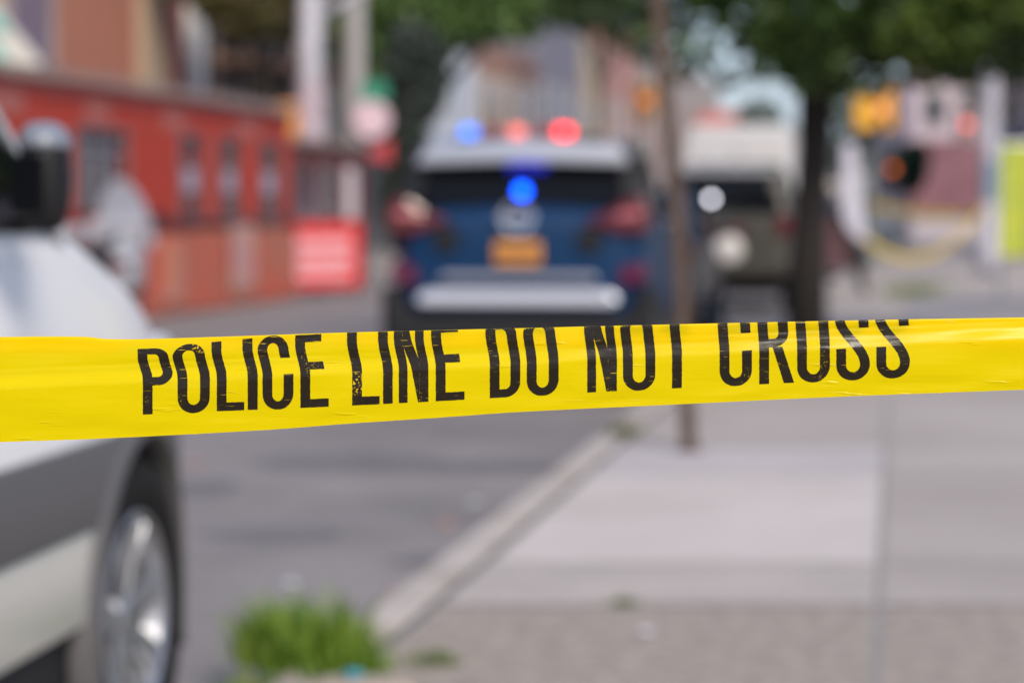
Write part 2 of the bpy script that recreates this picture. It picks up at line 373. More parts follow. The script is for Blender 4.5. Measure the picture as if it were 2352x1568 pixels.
def ink_mat():
    m = bpy.data.materials.new('black_print_ink'); m.use_nodes = True; n = m.node_tree; p = n.nodes['Principled BSDF']
    tc = n.nodes.new('ShaderNodeTexCoord')
    def noise(sc, det, mscale, rot=(0,0,0)):
        mp = n.nodes.new('ShaderNodeMapping'); mp.inputs['Scale'].default_value = mscale; mp.inputs['Rotation'].default_value = rot
        z = n.nodes.new('ShaderNodeTexNoise'); z.inputs['Scale'].default_value = sc; z.inputs['Detail'].default_value = det
        n.links.new(tc.outputs['Object'], mp.inputs[0]); n.links.new(mp.outputs[0], z.inputs['Vector']); return z.outputs['Fac']
    def gate(f, a, b_):
        r = n.nodes.new('ShaderNodeMapRange'); r.inputs[1].default_value = a; r.inputs[2].default_value = b_; n.links.new(f, r.inputs[0]); return r.outputs[0]
    def mul(a, b_):
        q = n.nodes.new('ShaderNodeMath'); q.operation = 'MULTIPLY'; n.links.new(a, q.inputs[0]); n.links.new(b_, q.inputs[1]); return q.outputs[0]
    def mxx(a, b_):
        q = n.nodes.new('ShaderNodeMath'); q.operation = 'MAXIMUM'; n.links.new(a, q.inputs[0]); n.links.new(b_, q.inputs[1]); return q.outputs[0]
    fleck = mul(gate(noise(900,3,(1,1,1)), .62,.66), gate(noise(38,2,(1,1,1)), .62,.70))
    scr = mul(gate(noise(60,2,(1,1,26),(0,R(-38),0)), .68,.72), gate(noise(45,1,(1,1,1)), .5,.56))
    scr2 = mul(gate(noise(70,2,(1,1,22),(0,R(12),0)), .70,.73), gate(noise(30,1,(1,1,1)), .48,.55))
    big = mul(gate(noise(520,4,(1,1,1)), .55,.58), gate(noise(24,1,(1,1,1)), .71,.74))
    w_ = mxx(mxx(fleck, scr), mxx(scr2, big))
    mx = n.nodes.new('ShaderNodeMix'); mx.data_type = 'RGBA'; mx.inputs[6].default_value = (.016,.0115,.0065,1); mx.inputs[7].default_value = (.55,.36,.01,1)
    n.links.new(w_, mx.inputs[0]); n.links.new(mx.outputs[2], p.inputs['Base Color'])
    p.inputs['Roughness'].default_value = .17; p.inputs['Specular IOR Level'].default_value = .26
    mp = n.nodes.new('ShaderNodeMapping'); mp.inputs['Scale'].default_value = (7,1,60)
    z = n.nodes.new('ShaderNodeTexNoise'); z.inputs['Scale'].default_value = 3; z.inputs['Detail'].default_value = 6
    n.links.new(tc.outputs['Object'], mp.inputs[0]); n.links.new(mp.outputs[0], z.inputs['Vector'])
    b_ = n.nodes.new('ShaderNodeBump'); b_.inputs['Strength'].default_value = .45; b_.inputs['Distance'].default_value = .0013
    n.links.new(z.outputs['Fac'], b_.inputs['Height']); n.links.new(b_.outputs[0], p.inputs['Normal'])
    return m
m_ink = ink_mat()
for ch, x0, x1 in LET:
    b = MB(); rl = random.Random(x0)
    for si, (A, B) in enumerate(letter(ch, x0, x1)):
        vs = []; off = .7 + si*.02
        K = 4
        for a, c in zip(A, B):
            for k in range(K+1):
                x = a[0]+(c[0]-a[0])*k/K; t = a[1]+(c[1]-a[1])*k/K
                if k in (0, K): x += rl.uniform(-.35,.35); t += rl.uniform(-.35,.35)
                vs.append(tape_pt(x, t, off) - Vector((0,1.75,1.05)))
        n = len(A)
        b.add(vs, [(i*(K+1)+k, i*(K+1)+k+1, (i+1)*(K+1)+k+1, (i+1)*(K+1)+k) for i in range(n-1) for k in range(K)])
    me = bpy.data.meshes.new('letter'); me.from_pydata(b.v, [], b.f); me.materials.append(m_ink)
    for p in me.polygons: p.use_smooth = True
    o = bpy.data.objects.new('printed_letter', me); C.objects.link(o); o.parent = tape

# ---------------------------------------------------------------- cars
m_glass = mat('tinted_glass', (.004,.0045,.006), .04, spec=.18)
m_tyre = mat('tyre_rubber', (.008,.0075,.008), .85, spec=.25, bump=.3, bscale=80)
m_rim = mat('alloy', (.36,.37,.41), .38, metal=.8)
m_black = mat('black_plastic', (.008,.008,.010), .6, spec=.3)
m_chrome = mat('chrome', (.75,.76,.80), .12, metal=1)
m_red = mat('red_lens', (.085,.004,.008), .15, coat=.6)
m_white_lens = mat('clear_lens', (.7,.7,.72), .12, coat=.6)
m_dark = mat('underbody', (.005,.005,.006), .95, spec=.1)
def wheel(parent, x, y, r=.335, side=1, steer=0, rr=.245, spokes=7):
    e = MB()
    prof = [(rr,-.10),(r*.86,-.112),(r*.95,-.105),(r,-.085),(r,.085),(r*.95,.105),(r*.86,.112),(rr,.10)]
    o = e.lathe(prof + [(rr-.02,.06),(rr-.02,-.06),prof[0]], (0,0,0), 'x', 48).build('wheel', m_tyre, parent, smooth=True)
    o.location = (x, y, r); o.rotation_euler = (0, 0, steer)
    b = MB(); f = side
    b.lathe([(rr*1.0,f*.098),(rr*.97,f*.105),(rr*.90,f*.088),(rr*.86,f*.05),(rr*.86,f*-.05),(rr*.99,f*-.05),(rr*1.0,f*.098)], (0,0,0), 'x', 48)
    b.lathe([(.001,f*.085),(.045,f*.082),(.062,f*.070),(.07,f*.03),(.001,f*.02)], (0,0,0), 'x', 24)
    for k in range(spokes):
        a = 2*math.pi*k/spokes + .3; c_, s_ = math.cos(a), math.sin(a)
        for dd in (-.10,.10):
            c2, s2 = math.cos(a+dd), math.sin(a+dd)
            b.bar((f*.062, .05*c_, .05*s_), (f*.082, rr*.93*c2, rr*.93*s2), .03, .028, up=(1,0,0))
    b.build('rim', m_rim, o, smooth=False, bevel=.004)
    MB().lathe([(.001,f*-.02),(rr*.9,f*-.02),(rr*.9,f*-.04),(.001,f*-.04)], (0,0,0), 'x', 32).build('brake_disc', m_black, o)
    return o
def ring_half(w_, zb, zt, crown=.03, tuck=.93):
    h = [(.0,zb),(tuck*.93*w_,zb),(.965*w_,zb+.06),(w_,zb+.24*(zt-zb)),(.998*w_,zb+.55*(zt-zb)),(.975*w_,zt-.13),(.93*w_,zt-.04),(.78*w_,zt),(.4*w_,zt+crown*.8),(0,zt+crown)]
    return h
def car_body(stations, m, parent, cuts, name='body', crown=.03, sub=2):
    rings = []
    for (y, w_, zb, zt) in stations:
        h = ring_half(w_, zb, zt, crown)
        rings.append([(x,y,z) for x,z in h] + [(-x,y,z) for x,z in h[-2:0:-1]])
    return MB().loft(rings).build(name, m, parent, smooth=True, sub=sub, cut=cuts)
def rrect(y0, y1, hw, z, c=.12):
    return [(-hw+c,y0,z),(hw-c,y0,z),(hw,y0+c,z),(hw,y1-c,z),(hw-c,y1,z),(-hw+c,y1,z),(-hw,y1-c,z),(-hw,y0+c,z)]
def greenhouse(parent, zb, zt, yb0, yb1, yt0, yt1, wb, wt, m_roof, m_pillar, by=(.1,-.9), sp=0):
    g = MB().loft([rrect(yb0,yb1,wb,zb), rrect(yb0+(yt0-yb0)*.5,yb1+(yt1-yb1)*.5,wb+(wt-wb)*.42,(zb+zt)/2), rrect(yt0,yt1,wt,zt-.05)])
    g.build('window', m_glass, parent, bevel=.02, smooth=True)
    r = MB().loft([rrect(yt0-.01,yt1+.02,wt+.012,zt-.075), rrect(yt0,yt1,wt+.02,zt-.045), rrect(yt0+.03,yt1-.05,wt-.03,zt-.01,.14), rrect(yt0+.15,yt1-.2,wt-.2,zt+.012,.15)])
    r.build('roof', m_roof, parent, smooth=True, bevel=.01)
    for sx in (-1,1):
        b = MB(); b2 = MB()
        b.bar((sx*(wb-.045),yb1-.05,zb-.02), (sx*(wt-.03),yt1-.05,zt-.04), .07, .05)
        b2.bar((sx*(wb-.045),yb0+.05,zb-.02), (sx*(wt-.03),yt0+.07,zt-.04), .15, .14)
        b.build('pillar', m_pillar, parent, bevel=.012); b2.build('pillar', m_pillar, parent, bevel=.012)
        for yy in by:
            MB().bar((sx*(wb+.001),yy,zb), (sx*(wt+.006),yy-.02,zt-.05), .05, .05).build('door_pillar', m_black, parent, bevel=.008)
def side_strip(parent, name, m, wf, y0, y1, z0, z1, proud, cuts, n=24, thick=.03):
    for sx in (-1,1):
        rings = []
        for i in range(n+1):
            y = y0+(y1-y0)*i/n; w_ = wf(y)+proud
            rings.append([(sx*(w_-thick),y,z0),(sx*(w_-.004),y,z0),(sx*w_,y,z0+.012),(sx*w_,y,z1-.012),(sx*(w_-.004),y,z1),(sx*(w_-thick),y,z1)])
        MB().loft(rings).build(name, m, parent, cut=cuts, smooth=True)

# ---- near white car, parked at the kerb
def white_car():
    root = thing('parked_car', 'white estate car with grey plastic side cladding and alloy wheels parked closest at the kerb', 'car', (-1.902,4.369,-.13), R(-7.2))
    m_w = mat('white_paint', (.76,.77,.81), .35, coat=.3); m_clad = mat('grey_cladding', (.085,.083,.088), .5, bump=.15, bscale=200)
    m_sill = mat('silver_beige_paint', (.44,.44,.41), .3, coat=.5)
    dz = .13
    W = [(-2.25,.60),(-2.15,.76),(-1.9,.84),(-1.4,.875),(-.5,.885),(.6,.885),(1.35,.875),(1.7,.85),(1.95,.79),(2.1,.70),(2.22,.52)]
    wf = lambda y: interp(W, y)
    st = []
    for (y, zb, zt) in [(-2.25,.50,1.02),(-2.15,.40,1.14),(-1.9,.36,1.22),(-1.4,.34,1.27),(-.5,.34,1.37),(.1,.34,1.375),(.55,.34,1.375),(.95,.34,1.34),(1.32,.34,1.245),(1.7,.34,1.145),(2.0,.36,1.03),(2.15,.42,.93),(2.26,.5,.78)]:
        st.append((y, wf(y), zb, zt))
    hub = .38; cuts = [(0,1.35,hub,.435,2),(0,-1.3,hub,.435,2)]
    car_body(st, m_w, root, cuts, crown=.02)
    MB().box(-.64,.64,-2.0,1.95,.22,.92).build('underbody', m_dark, root)
    side_strip(root, 'cladding', m_clad, wf, -2.12, 2.12, .645, .83, .018, [(0,1.35,hub,.44,2),(0,-1.3,hub,.44,2)])
    side_strip(root, 'sill_panel', m_sill, wf, -1.95, 1.9, .445, .642, .008, [(0,1.35,hub,.48,2),(0,-1.3,hub,.48,2)], thick=.06)
    side_strip(root, 'rocker', m_black, lambda y: wf(y)-.03, -.81, .86, .28, .44, 0, None, thick=.06)
    for sx in (-1,1):
        for yy in (1.35,-1.3):
            rings = []
            for i in range(29):
                a = R(-18+216*i/28); c_, s_ = math.cos(a), math.sin(a)
                ww = wf(yy+.45*c_)
                rings.append([(sx*(ww-.10),yy+.425*c_,hub+.425*s_),(sx*(ww+.028),yy+.427*c_,hub+.427*s_),(sx*(ww+.030),yy+.445*c_,hub+.445*s_),(sx*(ww+.016),yy+.49*c_,hub+.49*s_),(sx*(ww-.05),yy+.495*c_,hub+.495*s_)])
            MB().loft(rings).build('wheel_arch', m_clad, root, smooth=True)
    greenhouse(root, 1.29, 1.72, -2.1, .93, -1.95, .38, .87, .78, m_w, mat('pillar_grey',(.42,.44,.47),.3,coat=.5))
    for sx in (-1,1):
        def mring(z, k, g=0): return [(sx*(.992+a*k*.82),.30+b_*k,z) for a,b_ in ((-.055-g,-.05-g),(.03,-.065-g),(.065+g,-.03),(.06+g,.03),(.02,.085+g),(-.055-g,.07+g))]
        mr = MB().loft([mring(1.285,.45), mring(1.30,.9), mring(1.36,1.08), mring(1.42,1.08), mring(1.465,.95), mring(1.485,.6)]).build('wing_mirror', m_black, root, sub=2)
        MB().loft([mring(1.435,1.10,.003), mring(1.455,1.05,.003), mring(1.478,.9,.003), mring(1.494,.5)]).build('mirror_cap', mat('cap_paint',(.17,.19,.24),.4,coat=.1), mr, sub=2)
        MB().box(*sorted((sx*.955,sx*1.02)),.222,.232,1.32,1.43).build('mirror_glass', m_glass, mr, bevel=.004)
        MB().box(*sorted((sx*.80,sx*.96)),.28,.34,1.285,1.315).build('mirror_foot', m_black, mr, bevel=.01)
        MB().box(*sorted((sx*.868,sx*.895)),.10,.23,1.14,1.185).build('side_lamp', m_black, root, bevel=.008)
        for yy in (-.35,-1.25): MB().box(*sorted((sx*.87,sx*.915)),yy,yy+.18,1.12,1.15).build('door_handle', m_w, root, bevel=.008)
        MB().box(*sorted((sx*.45,sx*.74)),1.99,2.16,.86,1.0).build('headlight', m_white_lens, root, bevel=.03)
        MB().box(*sorted((sx*.62,sx*.80)),-2.22,-1.98,.95,1.2).build('tail_light', m_red, root, bevel=.03)
        wheel(root, sx*.765, 1.35, .38, sx, R(-1), .25); wheel(root, sx*.765, -1.3, .38, sx, 0, .25)
    for sx in (-1,1):                                # door shut lines
        for yy in (-.12,-.72,-1.25):
            MB().box(*sorted((sx*.876,sx*.8875)), yy,yy+.006,.55,1.20).build('door_gap', m_black, root)
    MB().box(-.5,.5,2.12,2.25,.62,.78).build('grille', m_black, root, bevel=.02)
white_car()

# ---- police car with lit roof bar, seen from behind
def lamp_mat(name, c, s): return mat(name, tuple(q*.15 for q in c), .4, emit=c, es=s)
def police_car():
    Y0 = 16.8
    c = at(1190, 700, Y0)
    yaw = R(6.5); L2 = 2.32
    fx, fy = math.sin(yaw), math.cos(yaw)
    root = thing('police_car', 'dark blue patrol car with silver roof, orange plate and lit red and blue roof lights', 'police car', (c.x+fx*L2, Y0+fy*L2, -.13), -yaw)
    m_b = mat('dark_blue_paint', (.003,.026,.080), .45, spec=.2); m_s = mat('silver_paint', (.36,.38,.44), .35, metal=.2, coat=.3)
    W = [(-2.32,.74),(-2.22,.86),(-1.9,.915),(-1.3,.925),(0,.925),(1.3,.92),(1.8,.87),(2.1,.78),(2.3,.55)]
    wf = lambda y: interp(W, y)
    st = [(y, wf(y), zb, zt) for (y,zb,zt) in [(-2.33,.62,1.22),(-2.27,.52,1.31),(-2.1,.46,1.36),(-1.7,.4,1.36),(-1,.36,1.33),(0,.36,1.30),(.8,.36,1.27),(1.3,.36,1.2),(1.8,.38,1.1),(2.1,.42,.98),(2.3,.5,.8)]]
    hub = .36; cuts = [(0,1.42,hub,.42,2),(0,-1.4,hub,.42,2)]
    car_body(st, m_b, root, cuts)
    MB().box(-.66,.66,-2.1,2.0,.24,.85).build('underbody', m_dark, root)
    side_strip(root, 'rocker', m_black, wf, -2.15, 2.0, .36, .55, .012, [(0,1.42,hub,.43,2),(0,-1.4,hub,.43,2)])
    greenhouse(root, 1.34, 1.80, -2.22, 1.0, -1.92, .15, .83, .74, m_s, m_black, by=(.1,-.85))
    # spoiler and rear pillars in silver
    MB().loft([[(x,y,z) for x,z in ((-.75,1.66+dz),(-.68,1.76+dz),(0,1.80+dz),(.68,1.76+dz),(.75,1.66+dz),(0,1.68+dz))] for y,dz in ((-2.14,-.02),(-2.05,.02),(-1.7,.04))]).build('spoiler', m_s, root, bevel=.012, smooth=True)
    for sx in (-1,1):
        MB().bar((sx*.80,-2.12,1.36),(sx*.66,-1.9,1.72),.10,.10).build('rear_pillar', m_b, root, bevel=.03)
        MB().tube([(sx*.66,-1.8,1.82),(sx*.67,-1.6,1.85),(sx*.67,0,1.85),(sx*.66,.2,1.81)], .02, 8).build('roof_rail', m_s, root, smooth=True)
    yr = -2.36
    for sx in (-1,1):
        P = [(.46,1.24),(.60,1.20),(.70,1.16),(.90,1.17),(.925,1.30),(.86,1.42),(.76,1.40),(.66,1.33)]
        tl = MB().prism_y([(sx*x,z) for x,z in P], yr, -2.0).build('tail_light', m_red, root, bevel=.02)
        MB().prism_y([(sx*x,z) for x,z in ((.66,1.26),(.86,1.27),(.86,1.33),(.72,1.32))], yr-.01, yr+.05).build('light_strip', mat('pale_red_lens',(.35,.10,.12),.2,coat=.5), tl, bevel=.005)
        MB().lathe([(.001,yr),(.085,yr),(.095,yr+.03),(.095,yr+.2)], (sx*.50,0,1.12), 'y', 24).build('bumper_recess', m_black, root)
        MB().prism_y([(sx*x,z) for x,z in ((.70,.80),(.90,.84),(.88,.96),(.72,.93))], yr+.01, -2.1).build('reflector', mat('plum_reflector',(.09,.006,.035),.2,coat=.4), root, bevel=.01)
        MB().bar((sx*.92,.72,1.36),(sx*1.05,.72,1.40),.12,.16).build('wing_mirror', m_b, root, bevel=.03)
        MB().box(*sorted((sx*.91,sx*.945)),-.2,0,1.2,1.24).build('door_handle', m_chrome, root, bevel=.008)
        MB().box(*sorted((sx*.5,sx*.8)),2.0,2.22,.85,.98).build('headlight', m_white_lens, root, bevel=.03)
        wheel(root, sx*.82, 1.42, .36, sx); wheel(root, sx*.82, -1.4, .36, sx)
    MB().prism_y([(-.93,.30),(.93,.30),(.955,.55),(.955,.80),(.84,.78),(.76,.60),(-.76,.60),(-.84,.78),(-.955,.80),(-.955,.55)], yr-.03, -1.95).build('rear_bumper', m_black, root, bevel=.04)
    MB().prism_y([(-.56,.835),(.56,.835),(.52,.885),(-.52,.885)], yr-.02, -2.1).build('trim_strip', mat('dull_silver',(.28,.29,.35),.4,metal=.4), root, bevel=.01)
    b = MB(); b.prism_y([(-.67,.67),(.67,.67),(.71,.71),(.64,.765),(-.64,.765),(-.71,.71)], yr-.06, -2.1)
    b.build('bumper_trim', mat('satin_silver',(.62,.64,.72),.32,metal=.4), root, bevel=.012)
    b = MB().lathe([(.085,yr-.025),(.115,yr-.03),(.115,yr+.05),(.085,yr+.05),(.085,yr-.025)], (0,0,1.27), 'y', 32); b.box(-.13,.13,yr-.03,yr,1.245,1.295)
    b.build('emblem', m_chrome, root, bevel=.003)
    pl = MB().box(-.16,.16,yr-.015,yr+.05,.945,1.105).build('number_plate', mat('orange_plate',(.58,.24,.02),.4), root, bevel=.01)
    b = MB()
    for k in range(7): 
        x = -.12+.04*k; b.box(x-.012,x+.012,yr-.019,yr-.014,.99,1.055)
    b.build('plate_characters', mat('navy_ink',(.05,.03,.08),.5), pl)
    # blue lamp behind the rear glass, dim blue reflection above it added as a glowing box
    bl = MB().lathe([(.001,-.015),(.035,-.015),(.042,.0),(.042,.03),(.001,.03)], (.02,-2.27,1.455), 'y', 20).build('blue_strobe', lamp_mat('blue_light',(.0,.075,1.0),6), root)
    MB().box(-.10,.17,-2.10,-2.03,1.60,1.66).build('blue_reflection', lamp_mat('dim_blue_glow',(.0,.005,.35),.9), root, bevel=.01)
    bar = MB().box(-.65,.47,-.75,-.55,1.83,1.88).build('light_bar', m_black, root, bevel=.015)
    for x,w_,nm,cc,ss in ((-.47,.10,'blue_lamp',(.05,.22,1.0),1.5),(-.28,.10,'red_lens_dark',(.45,.03,.04),.25),(-.10,.09,'pale_red_lamp',(1.0,.16,.13),1.1),(.10,.10,'red_lens_dark',(.45,.03,.04),.25),(.26,.11,'red_lamp',(1.0,.010,.012),3.0),(.47,.10,'clear_lamp',(.5,.42,.36),.2)):
        MB().box(x-w_/2-.09,x+w_/2-.09,-.78,-.53,1.875,1.955).build('lamp', lamp_mat(nm,cc,ss), bar, bevel=.015)
    for x in (-.4,.4): MB().box(x-.03,x+.03,-.7,-.6,1.79,1.835).build('bracket', m_black, bar)
police_car()

# ---- grey SUV farther along the kerb
def grey_suv():
    Y0 = 30.5; c = at(1662, 600, Y0); yaw = R(9); L2 = 2.25
    root = thing('parked_car', 'grey olive off-road car with a white-covered spare wheel, parked beyond the patrol car', 'car', (c.x+math.sin(yaw)*L2, Y0+math.cos(yaw)*L2, -.13), -yaw)
    m_g = mat('olive_grey_paint', (.060,.056,.046), .3, metal=.3, coat=.4)
    W = [(-2.25,.80),(-2.15,.87),(-1.3,.90),(0,.90),(1.4,.88),(2.0,.8),(2.25,.6)]; wf = lambda y: interp(W, y)
    st = [(y, wf(y), zb, zt) for (y,zb,zt) in [(-2.26,.55,1.25),(-2.2,.48,1.28),(-2.0,.42,1.3),(-1,.38,1.3),(.6,.38,1.28),(1.2,.38,1.2),(1.9,.42,1.1),(2.2,.55,.9)]]
    cuts = [(0,1.35,.37,.43,2),(0,-1.35,.37,.43,2)]
    car_body(st, m_g, root, cuts)
    MB().box(-.66,.66,-2.1,2.0,.26,.85).build('underbody', m_dark, root)
    greenhouse(root, 1.27, 1.86, -2.2, .95, -2.08, .2, .82, .68, mat('pale_roof',(.25,.25,.26),.35,coat=.3), m_g, by=(.1,-.8))
    yr = -2.27
    for sx in (-1,1):
        MB().box(*sorted((sx*.66,sx*.85)),yr-.02,-2.0,1.0,1.24).build('tail_light', m_red, root, bevel=.02)
        MB().bar((sx*.9,.7,1.3),(sx*1.04,.7,1.34),.12,.16).build('wing_mirror', m_black, root, bevel=.02)
        wheel(root, sx*.80, 1.35, .37, sx); wheel(root, sx*.80, -1.35, .37, sx)
    MB().prism_y([(-.88,.48),(.88,.48),(.86,.70),(-.86,.70)], yr-.06, -1.95).build('rear_bumper', m_g, root, bevel=.04)
    MB().box(-.22,.28,yr-.03,yr+.1,1.03,1.12).build('red_trim', m_red, root, bevel=.01)
    sp = MB().lathe([(.001,-.10),(.14,-.10),(.18,-.07),(.19,0),(.19,.12)], (.06,yr-.02,.82), 'y', 32).build('spare_wheel', mat('pale_vinyl',(.50,.48,.47),.5), root, smooth=True)
    MB().lathe([(.001,-.06),(.028,-.05),(.035,0),(.035,.14)], (-.16,yr-.03,1.46), 'y', 16).build('glint_disc', mat('white_glint_glow',(.9,.9,.95),.3,emit=(.88,.88,1.0),es=4), root)  # sun glint on the rear, added as a small glowing disc
    MB().box(-.6,.6,-2.31,-2.24,1.32,1.335).build('wiper', m_black, root)
grey_suv()

# ---- dark saloon between the patrol car and the grey car
def saloon(px, Y0, yaw, label, paint):
    c = at(px, 600, Y0); L2 = 2.3
    root = thing('parked_car', label, 'car', (c.x+math.sin(yaw)*L2, Y0+math.cos(yaw)*L2, -.13), -yaw)
    m_g = paint
    W = [(-2.3,.76),(-2.2,.84),(-1.3,.88),(0,.88),(1.4,.86),(2.0,.78),(2.3,.55)]; wf = lambda y: interp(W, y)
    st = [(y, wf(y), zb, zt) for (y,zb,zt) in [(-2.31,.5,1.0),(-2.22,.42,1.06),(-1.9,.36,1.08),(-1,.33,1.06),(.4,.33,1.04),(1.1,.33,1.0),(1.9,.36,.88),(2.25,.5,.72)]]
    car_body(st, m_g, root, [(0,1.4,.32,.37,2),(0,-1.35,.32,.37,2)])
    MB().box(-.64,.64,-2.1,2.0,.22,.7).build('underbody', m_dark, root)
    greenhouse(root, 1.05, 1.52, -1.85, 1.0, -1.0, .15, .80, .62, m_g, m_g, by=(.0,))
    for sx in (-1,1):
        MB().box(*sorted((sx*.50,sx*.83)),-2.34,-2.1,.86,1.0).build('tail_light', m_red, root, bevel=.02)
        MB().bar((sx*.86,.6,1.1),(sx*.99,.6,1.13),.1,.14).build('wing_mirror', m_g, root, bevel=.02)
        wheel(root, sx*.78, 1.4, .32, sx); wheel(root, sx*.78, -1.35, .32, sx)
    MB().prism_y([(-.85,.36),(.85,.36),(.84,.6),(-.84,.6)], -2.37, -2.0).build('rear_bumper', m_g, root, bevel=.04)
    MB().box(-.17,.17,-2.34,-2.25,.72,.84).build('number_plate', mat('orange_plate',(.58,.24,.02),.4), root, bevel=.005)
saloon(1398, 22.6, R(8), 'dark grey saloon mostly hidden behind the patrol car and the leaning post', mat('charcoal_paint', (.045,.045,.055), .3, metal=.2, coat=.3))
saloon(1868, 46, R(10), 'dark wine-red saloon parked farther up the kerb, half behind the dark tree trunk', mat('wine_paint', (.07,.02,.03), .3, metal=.2, coat=.3))
saloon(2085, 74, R(-78), 'silver saloon standing crosswise in the distance behind the crowd barriers', mat('far_silver_paint', (.36,.36,.40), .35, metal=.3, coat=.2))

# ---- white van behind it
def white_van():
    Y0 = 38.5; c = at(1690, 600, Y0); yaw = R(9.5); L2 = 2.7
    root = thing('van', 'tall white delivery van with rear windows, parked in front of the grey car', 'van', (c.x+math.sin(yaw)*L2, Y0+math.cos(yaw)*L2, -.13), -yaw)
    m_w = mat('van_white', (.46,.45,.46), .35, coat=.4)
    rings = []
    for (y,w_,zt) in [(-2.7,.86,2.55),(-2.62,.93,2.66),(-1,.95,2.7),(1.0,.95,2.68),(1.5,.93,2.5),(1.9,.9,1.7),(2.5,.85,1.3),(2.7,.7,1.1)]:
        rings.append([(-w_,y,.35),(w_,y,.35),(w_*1.02,y,.9),(w_,y,min(1.5,zt-.3)),(w_*.93,y,zt-.22),(w_*.80,y,zt),(-w_*.80,y,zt),(-w_*.93,y,zt-.22),(-w_,y,min(1.5,zt-.3)),(-w_*1.02,y,.9)])
    MB().loft(rings).build('body', m_w, root, smooth=True, bevel=.03, cut=[(0,1.7,.35,.42,2),(0,-1.6,.35,.42,2)])
    for sx in (-1,1):
        MB().box(*sorted((sx*.05,sx*.72)),-2.735,-2.66,1.5,2.05).build('rear_window', m_glass, root, bevel=.02)
        MB().box(*sorted((sx*.78,sx*.92)),-2.73,-2.6,.8,1.3).build('tail_light', m_red, root, bevel=.02)
        MB().box(*sorted((sx*.90,sx*.975)),.9,1.7,1.45,1.95).build('side_window', m_glass, root, bevel=.02)
        wheel(root, sx*.82, 1.7, .35, sx); wheel(root, sx*.82, -1.6, .35, sx)
    MB().box(-.01,.01,-2.72,-2.69,.5,2.3).build('door_gap', m_black, root)
    MB().box(-.9,.9,-2.8,-2.6,.38,.52).build('rear_bumper', m_black, root, bevel=.02)
    MB().box(-.75,.75,1.62,1.72,1.7,2.35).build('windscreen', m_glass, root, bevel=.02)
white_van()

